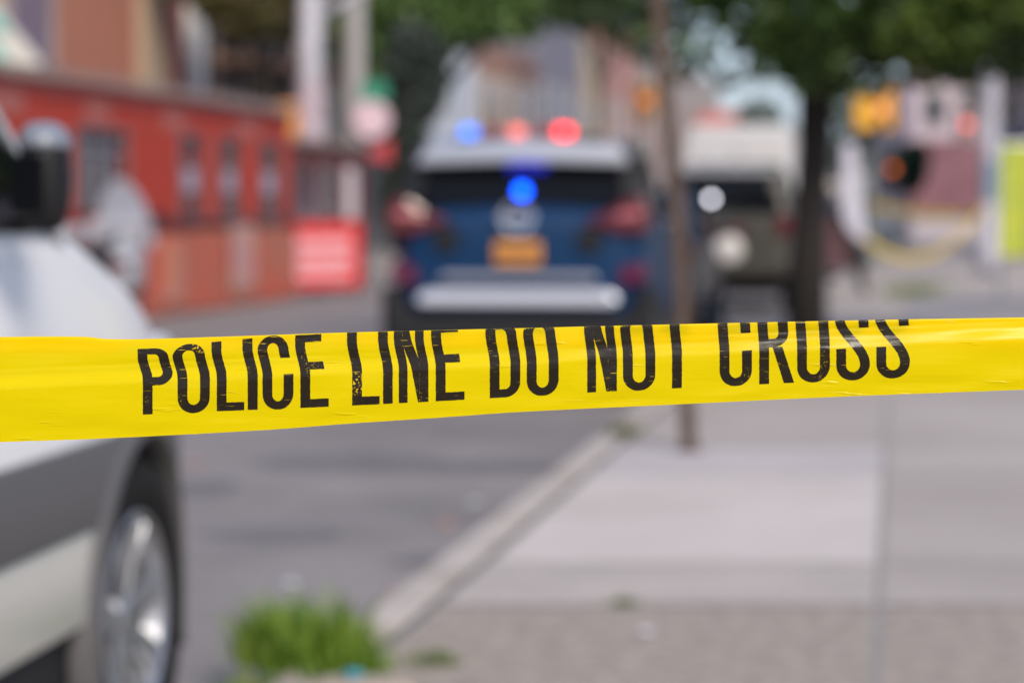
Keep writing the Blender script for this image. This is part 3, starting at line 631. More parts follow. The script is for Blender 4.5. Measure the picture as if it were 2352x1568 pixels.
# ---- touring motorcycle near the red shed
def motorcycle():
    Y0 = 25.5; c = at(222, 600, Y0); yaw = R(4)
    root = thing('motorcycle', 'white and grey touring motorcycle with tall windshield, parked before the red shed', 'motorcycle', (c.x,Y0,-.13), -yaw)
    m_w = mat('bike_white', (.36,.38,.44), .3, coat=.5); m_d = mat('bike_dark', (.05,.045,.05), .5)
    for yy in (1.55,.0):
        o = MB().lathe([(.22,-.06),(.30,-.07),(.33,0),(.30,.07),(.22,.06),(.20,0),(.22,-.06)], (0,0,0), 'x', 32).build('wheel', m_tyre, root, smooth=True)
        o.location = (0,yy,.33)
        b = MB()
        for k in range(6): b.bar((0,0,0),(0,.22*math.cos(k*1.047),.22*math.sin(k*1.047)),.03,.03)
        b.lathe([(.20,-.03),(.23,-.03),(.23,.03),(.20,.03),(.20,-.03)],(0,0,0),'x',24).build('rim', m_rim, o)
    MB().loft([rrect(.0,1.1,.17,.45,.06), rrect(-.1,1.2,.24,.62,.08), rrect(.2,1.1,.20,.82,.08)]).build('engine', m_d, root, smooth=True, bevel=.02)
    MB().loft([rrect(-.1,.75,.17,.80,.06), rrect(-.12,.7,.19,.88,.06), rrect(-.05,.65,.15,.92,.06)]).build('seat', m_black, root, smooth=True, bevel=.02)
    MB().loft([rrect(.65,1.2,.16,.80,.06), rrect(.6,1.25,.21,.95,.07), rrect(.7,1.15,.13,1.05,.05)]).build('fuel_tank', m_w, root, smooth=True, bevel=.02)
    MB().loft([[(x,1.15+y,z) for x,y,z in ((-.40,0,.9),(-.2,.25,.9),(.2,.25,.9),(.40,0,.9),(.2,.05,.9),(-.2,.05,.9))], [(x,1.15+y,z) for x,y,z in ((-.36,0,1.22),(-.18,.2,1.22),(.18,.2,1.22),(.36,0,1.22),(.18,.03,1.22),(-.18,.03,1.22))]]).build('fairing', m_w, root, bevel=.02)
    b = MB(); prof = [(.27,1.2),(.26,1.35),(.17,1.54),(.05,1.66)]
    pts = [(x,z) for x,z in prof] + [(-x,z) for x,z in prof[::-1]]
    b.add([(x,1.28-(z-1.2)*.5-.0,z) for x,z in pts]+[(x,1.30-(z-1.2)*.5,z) for x,z in pts], [tuple(range(8)),tuple(range(8,16))[::-1]]+[(i,(i+1)%8,8+(i+1)%8,8+i) for i in range(8)])
    b.build('windshield', mat('frosted_screen',(.40,.46,.56),.25,coat=.4), root)
    MB().tube([(-.42,.85,1.13),(-.3,.98,1.12),(0,1.05,1.1),(.3,.98,1.12),(.42,.85,1.13)], .018, 8).build('handlebar', m_chrome, root, smooth=True)
    for sx in (-1,1):
        MB().tube([(sx*.32,1.0,1.12),(sx*.42,1.0,1.24)], .01, 6).build('mirror_stem', m_chrome, root)
        MB().box(*sorted((sx*.36,sx*.5)),.98,1.02,1.2,1.30).build('mirror', m_black, root, bevel=.02)
        MB().loft([rrect(-.45,.25,.10,.50,.04), rrect(-.48,.25,.13,.62,.05), rrect(-.45,.22,.13,.85,.05), rrect(-.40,.18,.10,.9,.04)]).build('pannier', m_w, root, smooth=True, bevel=.02).location = (sx*.36,0,.0)
        MB().box(*sorted((sx*.27,sx*.46)),-.52,-.46,.70,.80).build('tail_light', m_red, root, bevel=.01)
        MB().tube([(sx*.27,.6,.35),(sx*.29,-.5,.33)], [.05,.06], 12).build('exhaust', m_chrome, root, smooth=True)
    MB().loft([rrect(-.62,-.12,.26,.95,.07), rrect(-.66,-.10,.30,1.08,.08), rrect(-.62,-.12,.26,1.17,.08)]).build('top_box', mat('bike_grey',(.22,.22,.26),.4,coat=.3), root, smooth=True, bevel=.02)
    MB().lathe([(.001,-.70),(.05,-.70),(.06,-.66),(.06,-.6)], (-.34,0,1.12), 'y', 16).build('brake_lamp', lamp_mat('pink_lamp',(.85,.16,.20),1.1), root)
motorcycle()

# ---------------------------------------------------------------- red dining shed in the far parking lane
SH = lambda Y: -9.746 + .179*Y
ang = math.atan(.179); tdir = Vector((math.sin(ang), math.cos(ang), 0)); nrm = Vector((math.cos(ang), -math.sin(ang), 0))   # nrm faces the road
def frame_pts(Xf, Y, out=0): 
    return Vector((Xf(Y), Y, 0)) + nrm*out
def fbox(b, Xf, Ya, Yb, z0, z1, o0, o1):
    p = [frame_pts(Xf,Ya,o0), frame_pts(Xf,Ya,o1), frame_pts(Xf,Yb,o1), frame_pts(Xf,Yb,o0)]
    return b.prism([(q.x,q.y) for q in p], z0, z1)
def shed():
    root = thing('dining_shed', 'long low red wooden street dining shed with narrow window openings', 'dining shed', (SH(30),30,-.13))
    def pb(b, name, m, parent=root, bevel=.0):
        b.v = [(x-root.location.x, y-root.location.y, z+.13) for x,y,z in b.v]; return b.build(name, m, parent, bevel=bevel)
    m_r = mat('red_paint', (.43,.034,.016), .6, col2=(.33,.045,.030), spec=.25, scale=2.5); m_r2 = mat('faded_red_paint', (.46,.075,.055), .6, col2=(.36,.06,.05), scale=2)
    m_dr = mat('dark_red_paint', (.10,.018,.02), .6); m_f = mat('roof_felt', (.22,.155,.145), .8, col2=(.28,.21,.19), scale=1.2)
    m_fr = mat('grey_frame', (.14,.12,.13), .5); m_low = mat('rust_red_boards', (.50,.065,.035), .7, col2=(.33,.15,.10), scale=1.5)
    # openings (Y range): one large window, then narrow ones
    ops = [(27.2,28.8,1.22,2.08),(30.9,31.65,1.1,2.12),(32.6,33.3,1.1,2.12),(34.5,35.3,1.1,2.12)]
    b = MB(); prev = 17.0
    for a,c_,z0,z1 in ops:
        fbox(b, SH, prev, a, 1.08, 2.45, -.10, 0); prev = c_
        fbox(b, SH, a, c_, z1, 2.45, -.10, 0)
        if z0 > 1.1: fbox(b, SH, a, c_, 1.08, z0, -.10, 0)
    fbox(b, SH, prev, 36.0, 1.08, 2.45, -.10, 0)
    pb(b, 'front_wall', m_r)
    b = MB(); fbox(b, SH, 17, 36.0, 2.45, 2.60, -.12, .04); pb(b, 'fascia', m_r2)
    b = MB(); p = [frame_pts(SH,17,.14), frame_pts(SH,36.0,.14), frame_pts(SH,36.0,-2.4), frame_pts(SH,17,-2.4)]
    b.add([(q.x,q.y,z) for q,z in zip(p,(2.605,2.605,2.98,2.98))]+[(q.x,q.y,z+.10) for q,z in zip(p,(2.605,2.605,2.98,2.98))], [(3,2,1,0),(4,5,6,7),(0,1,5,4),(1,2,6,5),(2,3,7,6),(3,0,4,7)])
    pb(b, 'roof', m_f)
    for a,c_ in ((24.6,25.6),(27.5,28.2),(30.2,31.0),(33.4,34.3)):
        b = MB(); fbox(b, SH, a, c_, 2.2, 2.42, .0, .012); pb(b, 'faded_panel', mat('faded_pink_paint',(.36,.11,.095),.7))
    b = MB(); fbox(b, SH, 17, 29.3, -.1, 1.08, -.10, .01); pb(b, 'lower_wall', m_r)
    b = MB(); fbox(b, SH, 29.3, 36.2, -.1, .93, -.55, .02); pb(b, 'planter_wall', m_low)
    b = MB(); fbox(b, SH, 28.9, 31.2, .93, 1.10, -.12, .05); fbox(b, SH, 31.2, 36.2, 1.0, 1.08, -.12, .03); pb(b, 'dark_rail', m_dr)
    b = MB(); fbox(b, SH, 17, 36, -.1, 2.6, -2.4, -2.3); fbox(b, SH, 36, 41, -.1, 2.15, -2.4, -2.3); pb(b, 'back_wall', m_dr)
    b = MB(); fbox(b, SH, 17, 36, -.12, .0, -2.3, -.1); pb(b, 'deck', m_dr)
    for a,c_,z0,z1 in ops:
        b = MB(); fbox(b, SH, a-.06, a, z0-.06, z1+.06, -.06, .03); fbox(b, SH, c_, c_+.06, z0-.06, z1+.06, -.06, .03)
        fbox(b, SH, a, c_, z1, z1+.06, -.06, .03); fbox(b, SH, a, c_, z0-.06, z0, -.06, .03)
        w_ = pb(b, 'window_frame', m_fr)
        b = MB(); fbox(b, SH, a, c_, z0, z1, -.075, -.06); q = pb(b, 'window_pane', mat('shed_pane',(.06,.055,.07),.12,spec=.8), w_) 
        if c_-a > 1:
            b = MB()
            for k in (1,2,3): y = a+(c_-a)*k/4; fbox(b, SH, y-.02, y+.02, z0, z1, -.058, -.03)
            fbox(b, SH, a, c_, z1-.22, z1-.18, -.028, -.015)
            pb(b, 'window_bars', mat('bar_grey',(.22,.22,.27),.5), w_)
        else:
            b = MB(); fbox(b, SH, a, c_, z0+.32, z0+.62, -.058, -.03); pb(b, 'window_sticker', mat('lilac_card',(.32,.29,.38),.6), w_)
    # open bay at the far end: posts and orange-edged boards
    b = MB(); fbox(b, SH, 36.05, 41, 2.18, 2.27, -2.3, .1); pb(b, 'bay_roof', m_f)
    for y in (36.3,37.7,39.2,40.6):
        b = MB(); fbox(b, SH, y-.06, y+.06, -.1, 2.17, -.12, 0); pb(b, 'post', m_dr)
    b = MB(); fbox(b, SH, 36.1, 41, 1.88, 2.17, -.09, -.02); pb(b, 'bay_valance', mat('brown_red',(.16,.05,.045),.6))
    for k,(a,c_) in enumerate(((36.5,37.5),(37.9,38.9),(39.5,40.4))):
        b = MB(); fbox(b, SH, a, c_, 1.05, 1.95, -.8, -.75); pb(b, 'white_curtain', mat('white_curtain',(.55,.54,.62),.8,col2=(.25,.23,.28),scale=5))
    for y,mm in ((30.1,'orange_board'),(33.0,'cream_board')):
        b = MB(); fbox(b, SH, y, y+.55, .05, .85, .025, .06)
        pb(b, 'painted_board', mat(mm, (.50,.16,.05) if mm[0]=='o' else (.55,.40,.22), .6, col2=(.45,.22,.22), scale=3))
    # flat flower poster
    b = MB(); fbox(b, SH, 32.8, 33.9, .12, .98, .065, .08); q = pb(b, 'poster', mat('mixed_poster',(.50,.33,.22),.6,col2=(.42,.20,.24),scale=2.2))
shed()
# banner on a barrier past the shed
def banner():
    p0 = at(652, 560, 36.2); p1 = at(826, 560, 37.6)
    d_ = Vector((p1.x-p0.x, p1.y-p0.y, 0)); L = d_.length; rz = math.atan2(d_.y, d_.x)
    root = thing('banner_barrier', 'bright red banner with pale lettering on a low barrier beyond the red shed', 'barrier', (p0.x,p0.y,-.13), rz)
    MB().box(0,L,-.03,0,.13,1.12).build('banner', mat('banner_red',(.62,.028,.028),.5), root, bevel=.005)
    b = MB(); rr = random.Random(3)
    for r_,(z0,z1,n) in enumerate(((.72,.92,6),(.46,.66,7),(.27,.40,5))):
        for k in range(n):
            x = .22+(L-.42)*k/n; w_ = (L-.42)/n*.72
            b.box(x,x+w_*.33,-.036,-.031,z0,z1); b.box(x+w_*.34,x+w_,-.036,-.031,z1-.06 if rr.random()<.5 else z0,(z1 if rr.random()<.5 else z0+.06)+.0) if False else b.box(x+w_*.34,x+w_,-.036,-.031,(z0+z1)/2-.03,(z0+z1)/2+.03)
            b.box(x+w_*.67,x+w_,-.037,-.0365,z0,z1)
    b.build('lettering', mat('banner_print',(.80,.55,.60),.6), root)
    b = MB().box(.0,L,-.0,.05,1.12,1.17); b.build('top_rail', mat('brown_red',(.16,.05,.045),.6), root)
    for x in (.04,L-.08): MB().box(x,x+.05,.0,.05,.0,1.12).build('leg', m_black, root)
    MB().box(-.35,-.03,-.05,0,.15,1.1).build('orange_panel', mat('orange_panel',(.62,.22,.07),.6), root, bevel=.01)
banner()

# ---------------------------------------------------------------- buildings
LF = lambda Y: -16.3 + .179*Y          # left facades
RF = lambda Y: 3.1 + .160*Y            # right facades (beyond the pavement)
def building(name, label, Xf, Ya, Yb, h, m, side=1, base=None, wins=None, wm=None, trim=None, depth=9, cat='building', parts=(), low=None):
    root = thing(name, label, cat, (Xf(Ya),Ya,0))
    sl_ = (Xf(Yb)-Xf(Ya))/(Yb-Ya); a = math.atan(sl_); n_ = Vector((math.cos(a),-math.sin(a),0))*side
    def bx(b, ya, yb, z0, z1, o0, o1):
        q = [Vector((Xf(y),y,0))+n_*o for y,o in ((ya,o0),(ya,o1),(yb,o1),(yb,o0))]
        return b.prism([(p.x-root.location.x, p.y-root.location.y) for p in q], z0, z1)
    bx(MB(), Ya, Yb, -.1, h, -depth, 0).build('wall', m, root)
    if base: bx(MB(), Ya+.01, Yb-.01, -.05, base[0], 0.0, .06).build('shopfront', base[1], root)
    if low: bx(MB(), Ya+.02, Yb-.02, -.06, 1.0, .06, .12).build('shop_base', low, root)
    if trim: bx(MB(), Ya+.01, Yb-.01, h-.5, h+.1, -.2, .35).build('cornice', trim, root)
    ww, wh, z_list, step = wins or (1.2, 1.6, [], 2.5)
    y = Ya+.8
    while y+ww < Yb-.3:
        for z in z_list:
            fr = bx(MB(), y-.12, y+ww+.12, z-.12, z+wh+.12, 0, .05).build('window_frame', trim or m_fr0, root)
            bx(MB(), y, y+ww, z, z+wh, .04, .07).build('window_pane', wm or m_pane, fr)
        y += step
    for (nm, ya, yb, z0, z1, o, mm) in parts: bx(MB(), ya, yb, z0, z1, 0, o).build(nm, mm, root)
    return root
m_fr0 = mat('pale_frame', (.45,.42,.40), .6); m_pane = mat('street_pane', (.05,.055,.07), .1, spec=.8)
m_brick = mat('brown_brick', (.40,.15,.095), .8, col2=(.31,.135,.10), scale=3, bump=.4, bscale=12)
m_beige = mat('beige_stone', (.33,.25,.18), .8); m_cream = mat('cream_render', (.46,.38,.32), .8, col2=(.36,.27,.24), scale=1)
building('brick_building', 'brown brick building with beige pilaster rising behind the red shed', LF, 26, 51.6, 9.5, m_brick, 1, (2.6, mat('dark_shop',(.10,.06,.06),.6)), (1.3,1.7,[6.6],3.2), None, m_beige,
    parts=(('upper_window_surround',41.6,44.2,3.5,5.6,.12,m_cream),('upper_window',42.0,43.8,3.7,5.4,.16,mat('lilac_pane',(.20,.16,.22),.3)),('brick_band',30,46.9,3.3,3.5,.15,m_beige),('pilaster',48.8,50.1,2.6,9,.25,m_beige),('red_edge',50.3,51.5,2.6,9,.12,mat('red_brick',(.34,.09,.07),.8)),))
building('cream_building', 'cream rendered house with dark openings behind the pale signal pole', LF, 51.7, 62, 7.5, m_cream, 1, (2.9, mat('pale_shop',(.42,.38,.42),.6,col2=(.15,.12,.14),scale=1.2)), (1.3,1.9,[3.9],2.2), mat('dark_opening',(.04,.03,.035),.5), mat('brown_wood',(.13,.075,.055),.7),
    parts=(('balcony',53.5,60.5,4.4,4.6,1.2,mat('brown_wood',(.13,.075,.055),.7)),('balcony_railing',53.5,60.5,5.4,5.5,1.2,mat('brown_wood',(.13,.075,.055),.7)),('bay_window',55.5,57.5,4.6,6.4,.5,mat('bay_white',(.42,.40,.42),.6)),('white_column',52.0,52.8,2.9,7,.2,mat('white_column',(.5,.5,.52),.6)),('cream_band',53,61.8,2.9,3.7,.5,mat('cream_band',(.52,.44,.32),.7,col2=(.35,.33,.42),scale=1.2))))
building('dark_house', 'dark house half hidden by trees behind the patrol car left of centre', LF, 62.1, 76, 7.0, mat('slate_siding',(.10,.105,.115),.8,col2=(.14,.14,.15),scale=.6), 1, None, (1.1,1.6,[1.2,4.2],3.5))
building('white_house', 'white and pale blue narrow house above the left end of the roof lights', LF, 76.1, 84, 6.6, mat('white_siding',(.50,.53,.60),.7), 1, None, (1.0,1.6,[1.0,4.2],3.4), mat('blue_pane',(.25,.30,.38),.2))
building('tan_house', 'tan and brown house above the patrol car', LF, 84.1, 91, 6.0, mat('tan_render',(.38,.30,.25),.8), 1, None, (1.0,1.6,[1.0,4.0],2.8))
building('brown_house', 'narrow brown brick house above the middle of the roof lights', LF, 91.1, 97, 7.2, mat('umber_brick',(.17,.10,.085),.8), 1, None, (1.2,1.8,[1.0,4.0],2.6))
building('blue_grey_house', 'blue-grey house with tall windows above the red roof light', LF, 97.1, 108, 9.6, mat('blue_grey_siding',(.17,.165,.21),.8), 1, None, (1.4,2.0,[1.0,4.2],3.4), mat('slate_pane',(.07,.07,.10),.2))
building('sand_house', 'pale sand-coloured house right of the lit roof lights', LF, 108.1, 116, 9.0, mat('sand_render',(.40,.32,.24),.8), 1, None, (1.2,1.8,[1.0,4.0],3.2))
building('pink_house', 'dusty pink house left of the thin leaning post', LF, 116.1, 128, 10.4, mat('pink_render',(.38,.20,.18),.8), 1, None, (1.2,2.0,[1.0,4.4],3.4), mat('green_pane',(.16,.19,.17),.3))
building('far_terrace', 'pale far terrace behind the thin leaning post', LF, 128.1, 175, 10.0, mat('terrace_render',(.32,.29,.28),.8), 1, None, (1.8,2.2,[1.0,3.8],5))
building('grey_blue_building', 'dark blue-grey shop building at the right edge behind the lime screen', RF, 58, 76, 7.6, mat('slate_blue_wall',(.10,.10,.15),.7), -1, (2.6, mat('navy_shop',(.13,.13,.17),.6,col2=(.22,.17,.2),scale=1.2)), (1.4,1.6,[3.6],3), None, m_fr0, low=mat('pale_base_wall',(.38,.34,.37),.8))
building('brown_corner_house', 'low brown house farthest along the right pavement', RF, 98, 128, 4.2, mat('brown_wall',(.22,.15,.14),.8), -1, None, (1.4,1.4,[1.2],4), None, m_fr0)
def corner_shop():
    Y = 95; c = at(2185, 480, Y); r_ = thing('maroon_shop', 'maroon shopfront with a pale lilac upper storey seen left of the right lamp post', 'building', (c.x,Y,0))
    MB().box(-1.7,1.7,0,9,-.1,6.3).build('wall', mat('pale_lilac_wall',(.46,.38,.44),.8,var=.15,scale=.5), r_)
    MB().box(-1.75,1.75,-.15,0,.0,3.9).build('shopfront', mat('maroon_shop_paint',(.12,.04,.06),.6,col2=(.20,.09,.11),scale=.8), r_)
    MB().box(-1.8,1.8,-.3,-.15,.0,.8).build('shop_base', mat('pale_base',(.38,.34,.37),.8), r_)
    MB().box(-1.85,1.85,-.3,.2,6.3,6.9).build('cornice', mat('brown_cornice',(.14,.08,.075),.7), r_)
    for x in (-1.1,.3):
        f = MB().box(x-.1,x+.9,-.05,0,4.4,5.8).build('window_frame', m_fr0, r_); MB().box(x,x+.8,-.08,-.045,4.5,5.7).build('window_pane', m_pane, f)
corner_shop()
# houses closing the street far away
def far_house(px, w_, Y, h, col, label, roofcol):
    c = at(px, 480, Y)
    r = thing('far_house', label, 'house', (c.x,Y,0))
    MB().box(-w_/2,w_/2,0,10,-.1,h).build('wall', mat('far_wall_%d'%px, col, .8, var=.25, scale=.4), r)
    MB().loft([[(-w_/2-.3,-.4,h),(w_/2+.3,-.4,h),(w_/2+.3,10.4,h),(-w_/2-.3,10.4,h)],[(-w_/2+1,4.5,h+2.2),(w_/2-1,4.5,h+2.2),(w_/2-1,5.5,h+2.2),(-w_/2+1,5.5,h+2.2)]]).build('roof', mat('far_roof_%d'%px, roofcol, .8), r)
    n = int(w_//2.6)
    for k in range(n):
        x = -w_/2+ (k+.5)*w_/n; f = MB().box(x-.65,x+.65,-.06,0,.9,2.7).build('window_frame', m_fr0, r)
        MB().box(x-.5,x+.5,-.09,-.055,1.05,2.55).build('window_pane', m_pane, f)
far_house(1670, 4.5, 150, 5.2, (.34,.12,.11), 'small red-roofed house above the white van', (.42,.14,.12))
far_house(1540, 8, 158, 4.6, (.26,.22,.26), 'grey lilac house just right of the leaning post', (.18,.12,.12))
far_house(1790, 10, 165, 3.4, (.40,.38,.36), 'low cream house left of the dark tree trunk', (.24,.24,.26))
far_house(1990, 14, 170, 3.0, (.20,.24,.22), 'low green-grey house behind the traffic signals', (.22,.20,.20))

# ---------------------------------------------------------------- trees and plants
def leaf_mesh(b, clumps, n, size, seed, flat=.6):
    rr = random.Random(seed); tot = sum(c[3]*c[4]*c[5] for c in clumps)
    for (cx,cy,cz,rx,ry,rz) in clumps:
        k = int(n*rx*ry*rz/tot)
        for _ in range(k):
            while True:
                x,y,z = rr.uniform(-1,1),rr.uniform(-1,1),rr.uniform(-1,1); l = x*x+y*y+z*z
                if l < 1 and rr.random() < .25+.75*l: break
            p = Vector((cx+x*rx, cy+y*ry, cz+z*rz)); s_ = size*rr.uniform(.6,1.3)
            a = Vector((rr.gauss(0,1),rr.gauss(0,1),rr.gauss(0,flat))).normalized(); u = a.orthogonal().normalized(); v = a.cross(u)
            th = rr.uniform(0,6.28); u, v = u*math.cos(th)+v*math.sin(th), v*math.cos(th)-u*math.sin(th)
            b.add([p-a*s_, p+u*s_*.45-a*s_*.1, p+a*s_, p-u*s_*.45-a*s_*.1], [(0,1,2,3)])
    return b
def leafm(name, c1, c2):
    m = mat(name, c1, .5, col2=c2, island=1, spec=.35)
    n = m.node_tree; p = n.nodes['Principled BSDF']; tr = n.nodes.new('ShaderNodeBsdfTranslucent'); mx = n.nodes.new('ShaderNodeMixShader'); mx.inputs[0].default_value = .3
    src = p.inputs['Base Color'].links[0].from_socket; n.links.new(src, tr.inputs[0])
    n.links.new(p.outputs[0], mx.inputs[1]); n.links.new(tr.outputs[0], mx.inputs[2]); n.links.new(mx.outputs[0], n.nodes['Material Output'].inputs[0]); return m
m_bark = mat('dark_bark', (.012,.009,.008), .9, bump=.8, bscale=25)
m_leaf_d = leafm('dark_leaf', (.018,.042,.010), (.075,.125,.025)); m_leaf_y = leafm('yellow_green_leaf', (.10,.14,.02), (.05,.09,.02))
m_leaf_m = leafm('mid_leaf', (.10,.20,.06), (.20,.30,.10))
def tree(label, x, y, trunk, clumps, n, size, ml, seed, z0=-.02, extra=None, name='street_tree', cat='tree', limbs=8):
    root = thing(name, label, cat, (x,y,z0))
    rr = random.Random(seed)
    b = MB(); b.tube(trunk[0], trunk[1], 14)
    top = Vector(trunk[0][-1])
    for k in range(limbs):
        c = clumps[k % len(clumps)]; e = Vector(c[:3])+Vector((rr.uniform(-.3,.3)*c[3],rr.uniform(-.3,.3)*c[4],rr.uniform(-.2,.4)*c[5])); r0 = trunk[1][-1]
        st_ = Vector(trunk[0][-2]).lerp(top, rr.uniform(.3,1)); mid = st_.lerp(e,.5)+Vector((0,0,.25))
        b.tube([st_, mid, e], [r0*.6, r0*.4, r0*.12], 8)
    b.build('trunk', m_bark, root, smooth=True)
    leaf_mesh(MB(), clumps, n, size, seed).build('crown', ml, root)
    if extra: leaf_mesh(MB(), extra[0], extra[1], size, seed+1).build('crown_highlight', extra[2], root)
    return root
c = at(1850, 820, 20.8)
tree('dark-leaved street tree with slim black trunk on the right pavement', c.x, 20.8,
     ([(0,0,0),(.02,0,.9),(.06,0,1.7),(.08,0,2.2),(.05,0,2.6)],[.19,.155,.135,.16,.20]),
     [(-1.0,.0,3.75,1.4,1.5,1.0),(.3,0,3.5,1.3,1.5,1.1),(1.5,.2,3.55,1.3,1.4,.95),(2.6,-.3,3.4,1.3,1.3,.95),(.4,.2,4.6,2.0,1.9,1.2),(-.7,-.4,2.68,1.0,.9,.45),(.2,-.6,2.6,.9,.9,.48),(1.0,-.3,2.68,1.0,.9,.45),(2.0,-.2,2.75,1.0,.9,.5),(3.0,0,2.85,1.0,.9,.55),(2.2,.5,4.6,1.6,1.6,1.1)],
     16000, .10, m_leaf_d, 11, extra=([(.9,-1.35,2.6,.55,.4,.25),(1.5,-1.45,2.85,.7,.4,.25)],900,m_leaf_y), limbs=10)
c = at(1010, 600, 66)
tree('green street tree with leafy crown spreading over the far houses left of centre', c.x-1, 66,
     ([(0,0,0),(0,0,2.2),(.1,0,4.5)],[.35,.3,.25]),
     [(-1.6,0,7.2,2.2,2.5,2.2),(.6,0,7.1,2.2,2.5,1.9),(2.6,0,7.3,2.0,2.2,1.7),(4.6,0,7.6,1.9,2,1.6),(-.3,0,5.6,1.1,1.6,1.6),(-2.6,1,6.2,1.5,2,2.2)],
     13000, .22, m_leaf_m, 21, cat='tree')
c = at(600, 600, 49)
tree('brown-green tree behind the pale signal pole at the upper left', c.x, 49, ([(0,0,0),(0,0,2.5),(.1,0,4.2)],[.16,.13,.1]),
     [(0,0,5.7,1.5,1.5,1.1),(1.2,0,6.2,1.3,1.3,1.1),(-1.2,0,6.1,1.0,1.2,.8)], 3500, .16, leafm('autumn_leaf',(.20,.15,.06),(.10,.13,.05)), 31)
c = at(935, 600, 58)
tree('dark bushy tree standing between the signal pole and the patrol car', c.x, 58, ([(0,0,0),(0,0,1.6),(.1,0,2.8)],[.22,.2,.16]),
     [(0,0,2.9,.55,.8,1.4),(.2,0,4.4,.8,1,1.3),(-.3,0,1.5,.4,.6,.9)], 4200, .16, leafm('slate_leaf',(.045,.06,.055),(.08,.10,.085)), 41)
c = at(1390, 600, 42)
tree('sparse tree with sky gaps beside the top of the thin leaning post', c.x, 46, ([(0,0,0),(0,0,2.2),(.1,0,4.2)],[.07,.06,.05]),
     [(.2,0,5.3,1.1,1.0,.9),(-.5,0,5.7,.8,.8,.7),(.9,0,4.6,.6,.6,.55)], 1100, .13, leafm('olive_leaf',(.06,.09,.03),(.035,.06,.03)), 51)
c = at(2230, 600, 62)
tree('leafy tree overhanging the far right shopfronts', c.x, 60, ([(0,0,0),(0,0,2.2),(.1,0,4.0)],[.14,.12,.1]),
     [(0,0,5.3,2.0,1.6,1.1),(1.8,0,5.2,1.6,1.6,1.1),(-1.9,0,5.6,1.2,1.4,.9)], 4500, .16, leafm('olive_leaf_two',(.05,.07,.03),(.08,.09,.05)), 61)
for k,(px,Y,sd) in enumerate(((1745,120,81),(1935,105,82),(2060,125,83))):
    c = at(px, 600, Y)
    tree(('loose far tree showing over the white van', 'loose far tree just right of the dark tree trunk', 'far tree behind the yellow traffic light')[k], c.x, Y, ([(0,0,0),(0,0,1.8),(.1,0,3.0)],[.14,.12,.09]),
         [(0,0,3.6,1.5,1.2,1.0),(.9,0,4.6,1.1,1,1.0),(-.9,0,4.9,.9,1,.8),(0,0,5.9,1.2,1.2,.9)], 900, .24, leafm('far_leaf',(.05,.08,.045),(.09,.12,.07)), sd, limbs=5)
def shrub(px, Y, label, r, h, ml, n, size, seed, name='shrub', z=-.0):
    c = at(px, 600, Y); root = thing(name, label, 'plant', (c.x,Y,z)); rr = random.Random(seed)
    b = MB()
    for k in range(9):
        e = (rr.uniform(-r,r)*.7, rr.uniform(-r,r)*.7, h*rr.uniform(.6,1)); b.tube([(0,0,0),(e[0]*.4,e[1]*.4,h*.4),e],[.03,.02,.008],6)
    b.build('stem', m_bark, root)
    leaf_mesh(MB(), [(0,0,h*.55,r,r,h*.5),(r*.5,0,h*.4,r*.6,r*.6,h*.4),(-r*.5,0,h*.45,r*.6,r*.6,h*.42)], n, size, seed).build('foliage', ml, root)
c = at(2085, 600, 78)
tree('small dark green tree between the far signal and the maroon shop', c.x, 78, ([(0,0,0),(0,0,1.2),(.03,0,2.2)],[.08,.07,.05]), [(0,0,2.5,.65,.8,.85),(.3,0,3.0,.4,.5,.4)], 1500, .12, leafm('bush_leaf',(.015,.055,.028),(.03,.09,.04)), 71, limbs=4)

def blades(name, label, x, y, r, n, h, seed, c1, c2, z=0, elong=1.0, cat='grass tuft', kindstuff=False, lean=.5):
    rr = random.Random(seed); b = MB()
    tf = [(rr.uniform(-1,1)*r*(.62 if n > 900 else .1), rr.uniform(-1,1)*r*(.62 if n > 900 else .1), rr.uniform(.5,1.2)) for _ in range(9)]
    for _ in range(n):
        tx, ty, tk = tf[rr.randrange(9)]; bx_, by_ = tx+rr.gauss(0,.2 if n > 900 else .35)*r, (ty+rr.gauss(0,.2 if n > 900 else .35)*r)*elong; q = min(r, math.hypot(bx_,by_))
        hh = h*rr.uniform(.35,1)*tk*(1-.3*(q/r)**2); th = rr.uniform(0,6.28); ln = rr.uniform(.1,lean)*hh; wd = rr.uniform(.003,.0065)*(h/.2)**.5
        ox, oy = bx_/max(r,.01)*.5+math.cos(th)*.8, by_/max(r,.01)*.5+math.sin(th)*.8
        px, py = -math.sin(th), math.cos(th)
        P = [(bx_+ox*ln*t*t, by_+oy*ln*t*t, hh*(t-.12*t*t)) for t in (0,.4,.75,1)]
        W_ = (1,.9,.55,.05)
        b.add([(p[0]+sg*px*wd*w_, p[1]+sg*py*wd*w_, p[2]) for p,w_ in zip(P,W_) for sg in (-1,1)], [(0,1,3,2),(2,3,5,4),(4,5,7,6)])
    o = b.build(name, leafm(name+'_%d'%seed, c1, c2)); o.location = (x,y,z)
    tag(o, label, cat, kind=None if n >= 900 else 'stuff'); return o
g1 = blades('grass_tuft', 'bright green grass clump growing at the kerb in the foreground', -.53, 6.42, .24, 1300, .25, 1, (.07,.18,.008), (.24,.33,.05), z=-.02, elong=1.3, lean=.8)
g1b = blades('weed_clump', 'dry and green weed tuft at the left side of the foreground grass clump', -.64, 6.20, .16, 500, .17, 2, (.12,.26,.02), (.38,.38,.14), z=-.12, lean=.8)
g1c = blades('weed_clump', 'low creeping weeds on the pavement right of the foreground grass clump', -.20, 6.35, .10, 200, .05, 3, (.09,.15,.04), (.20,.22,.10), z=0)
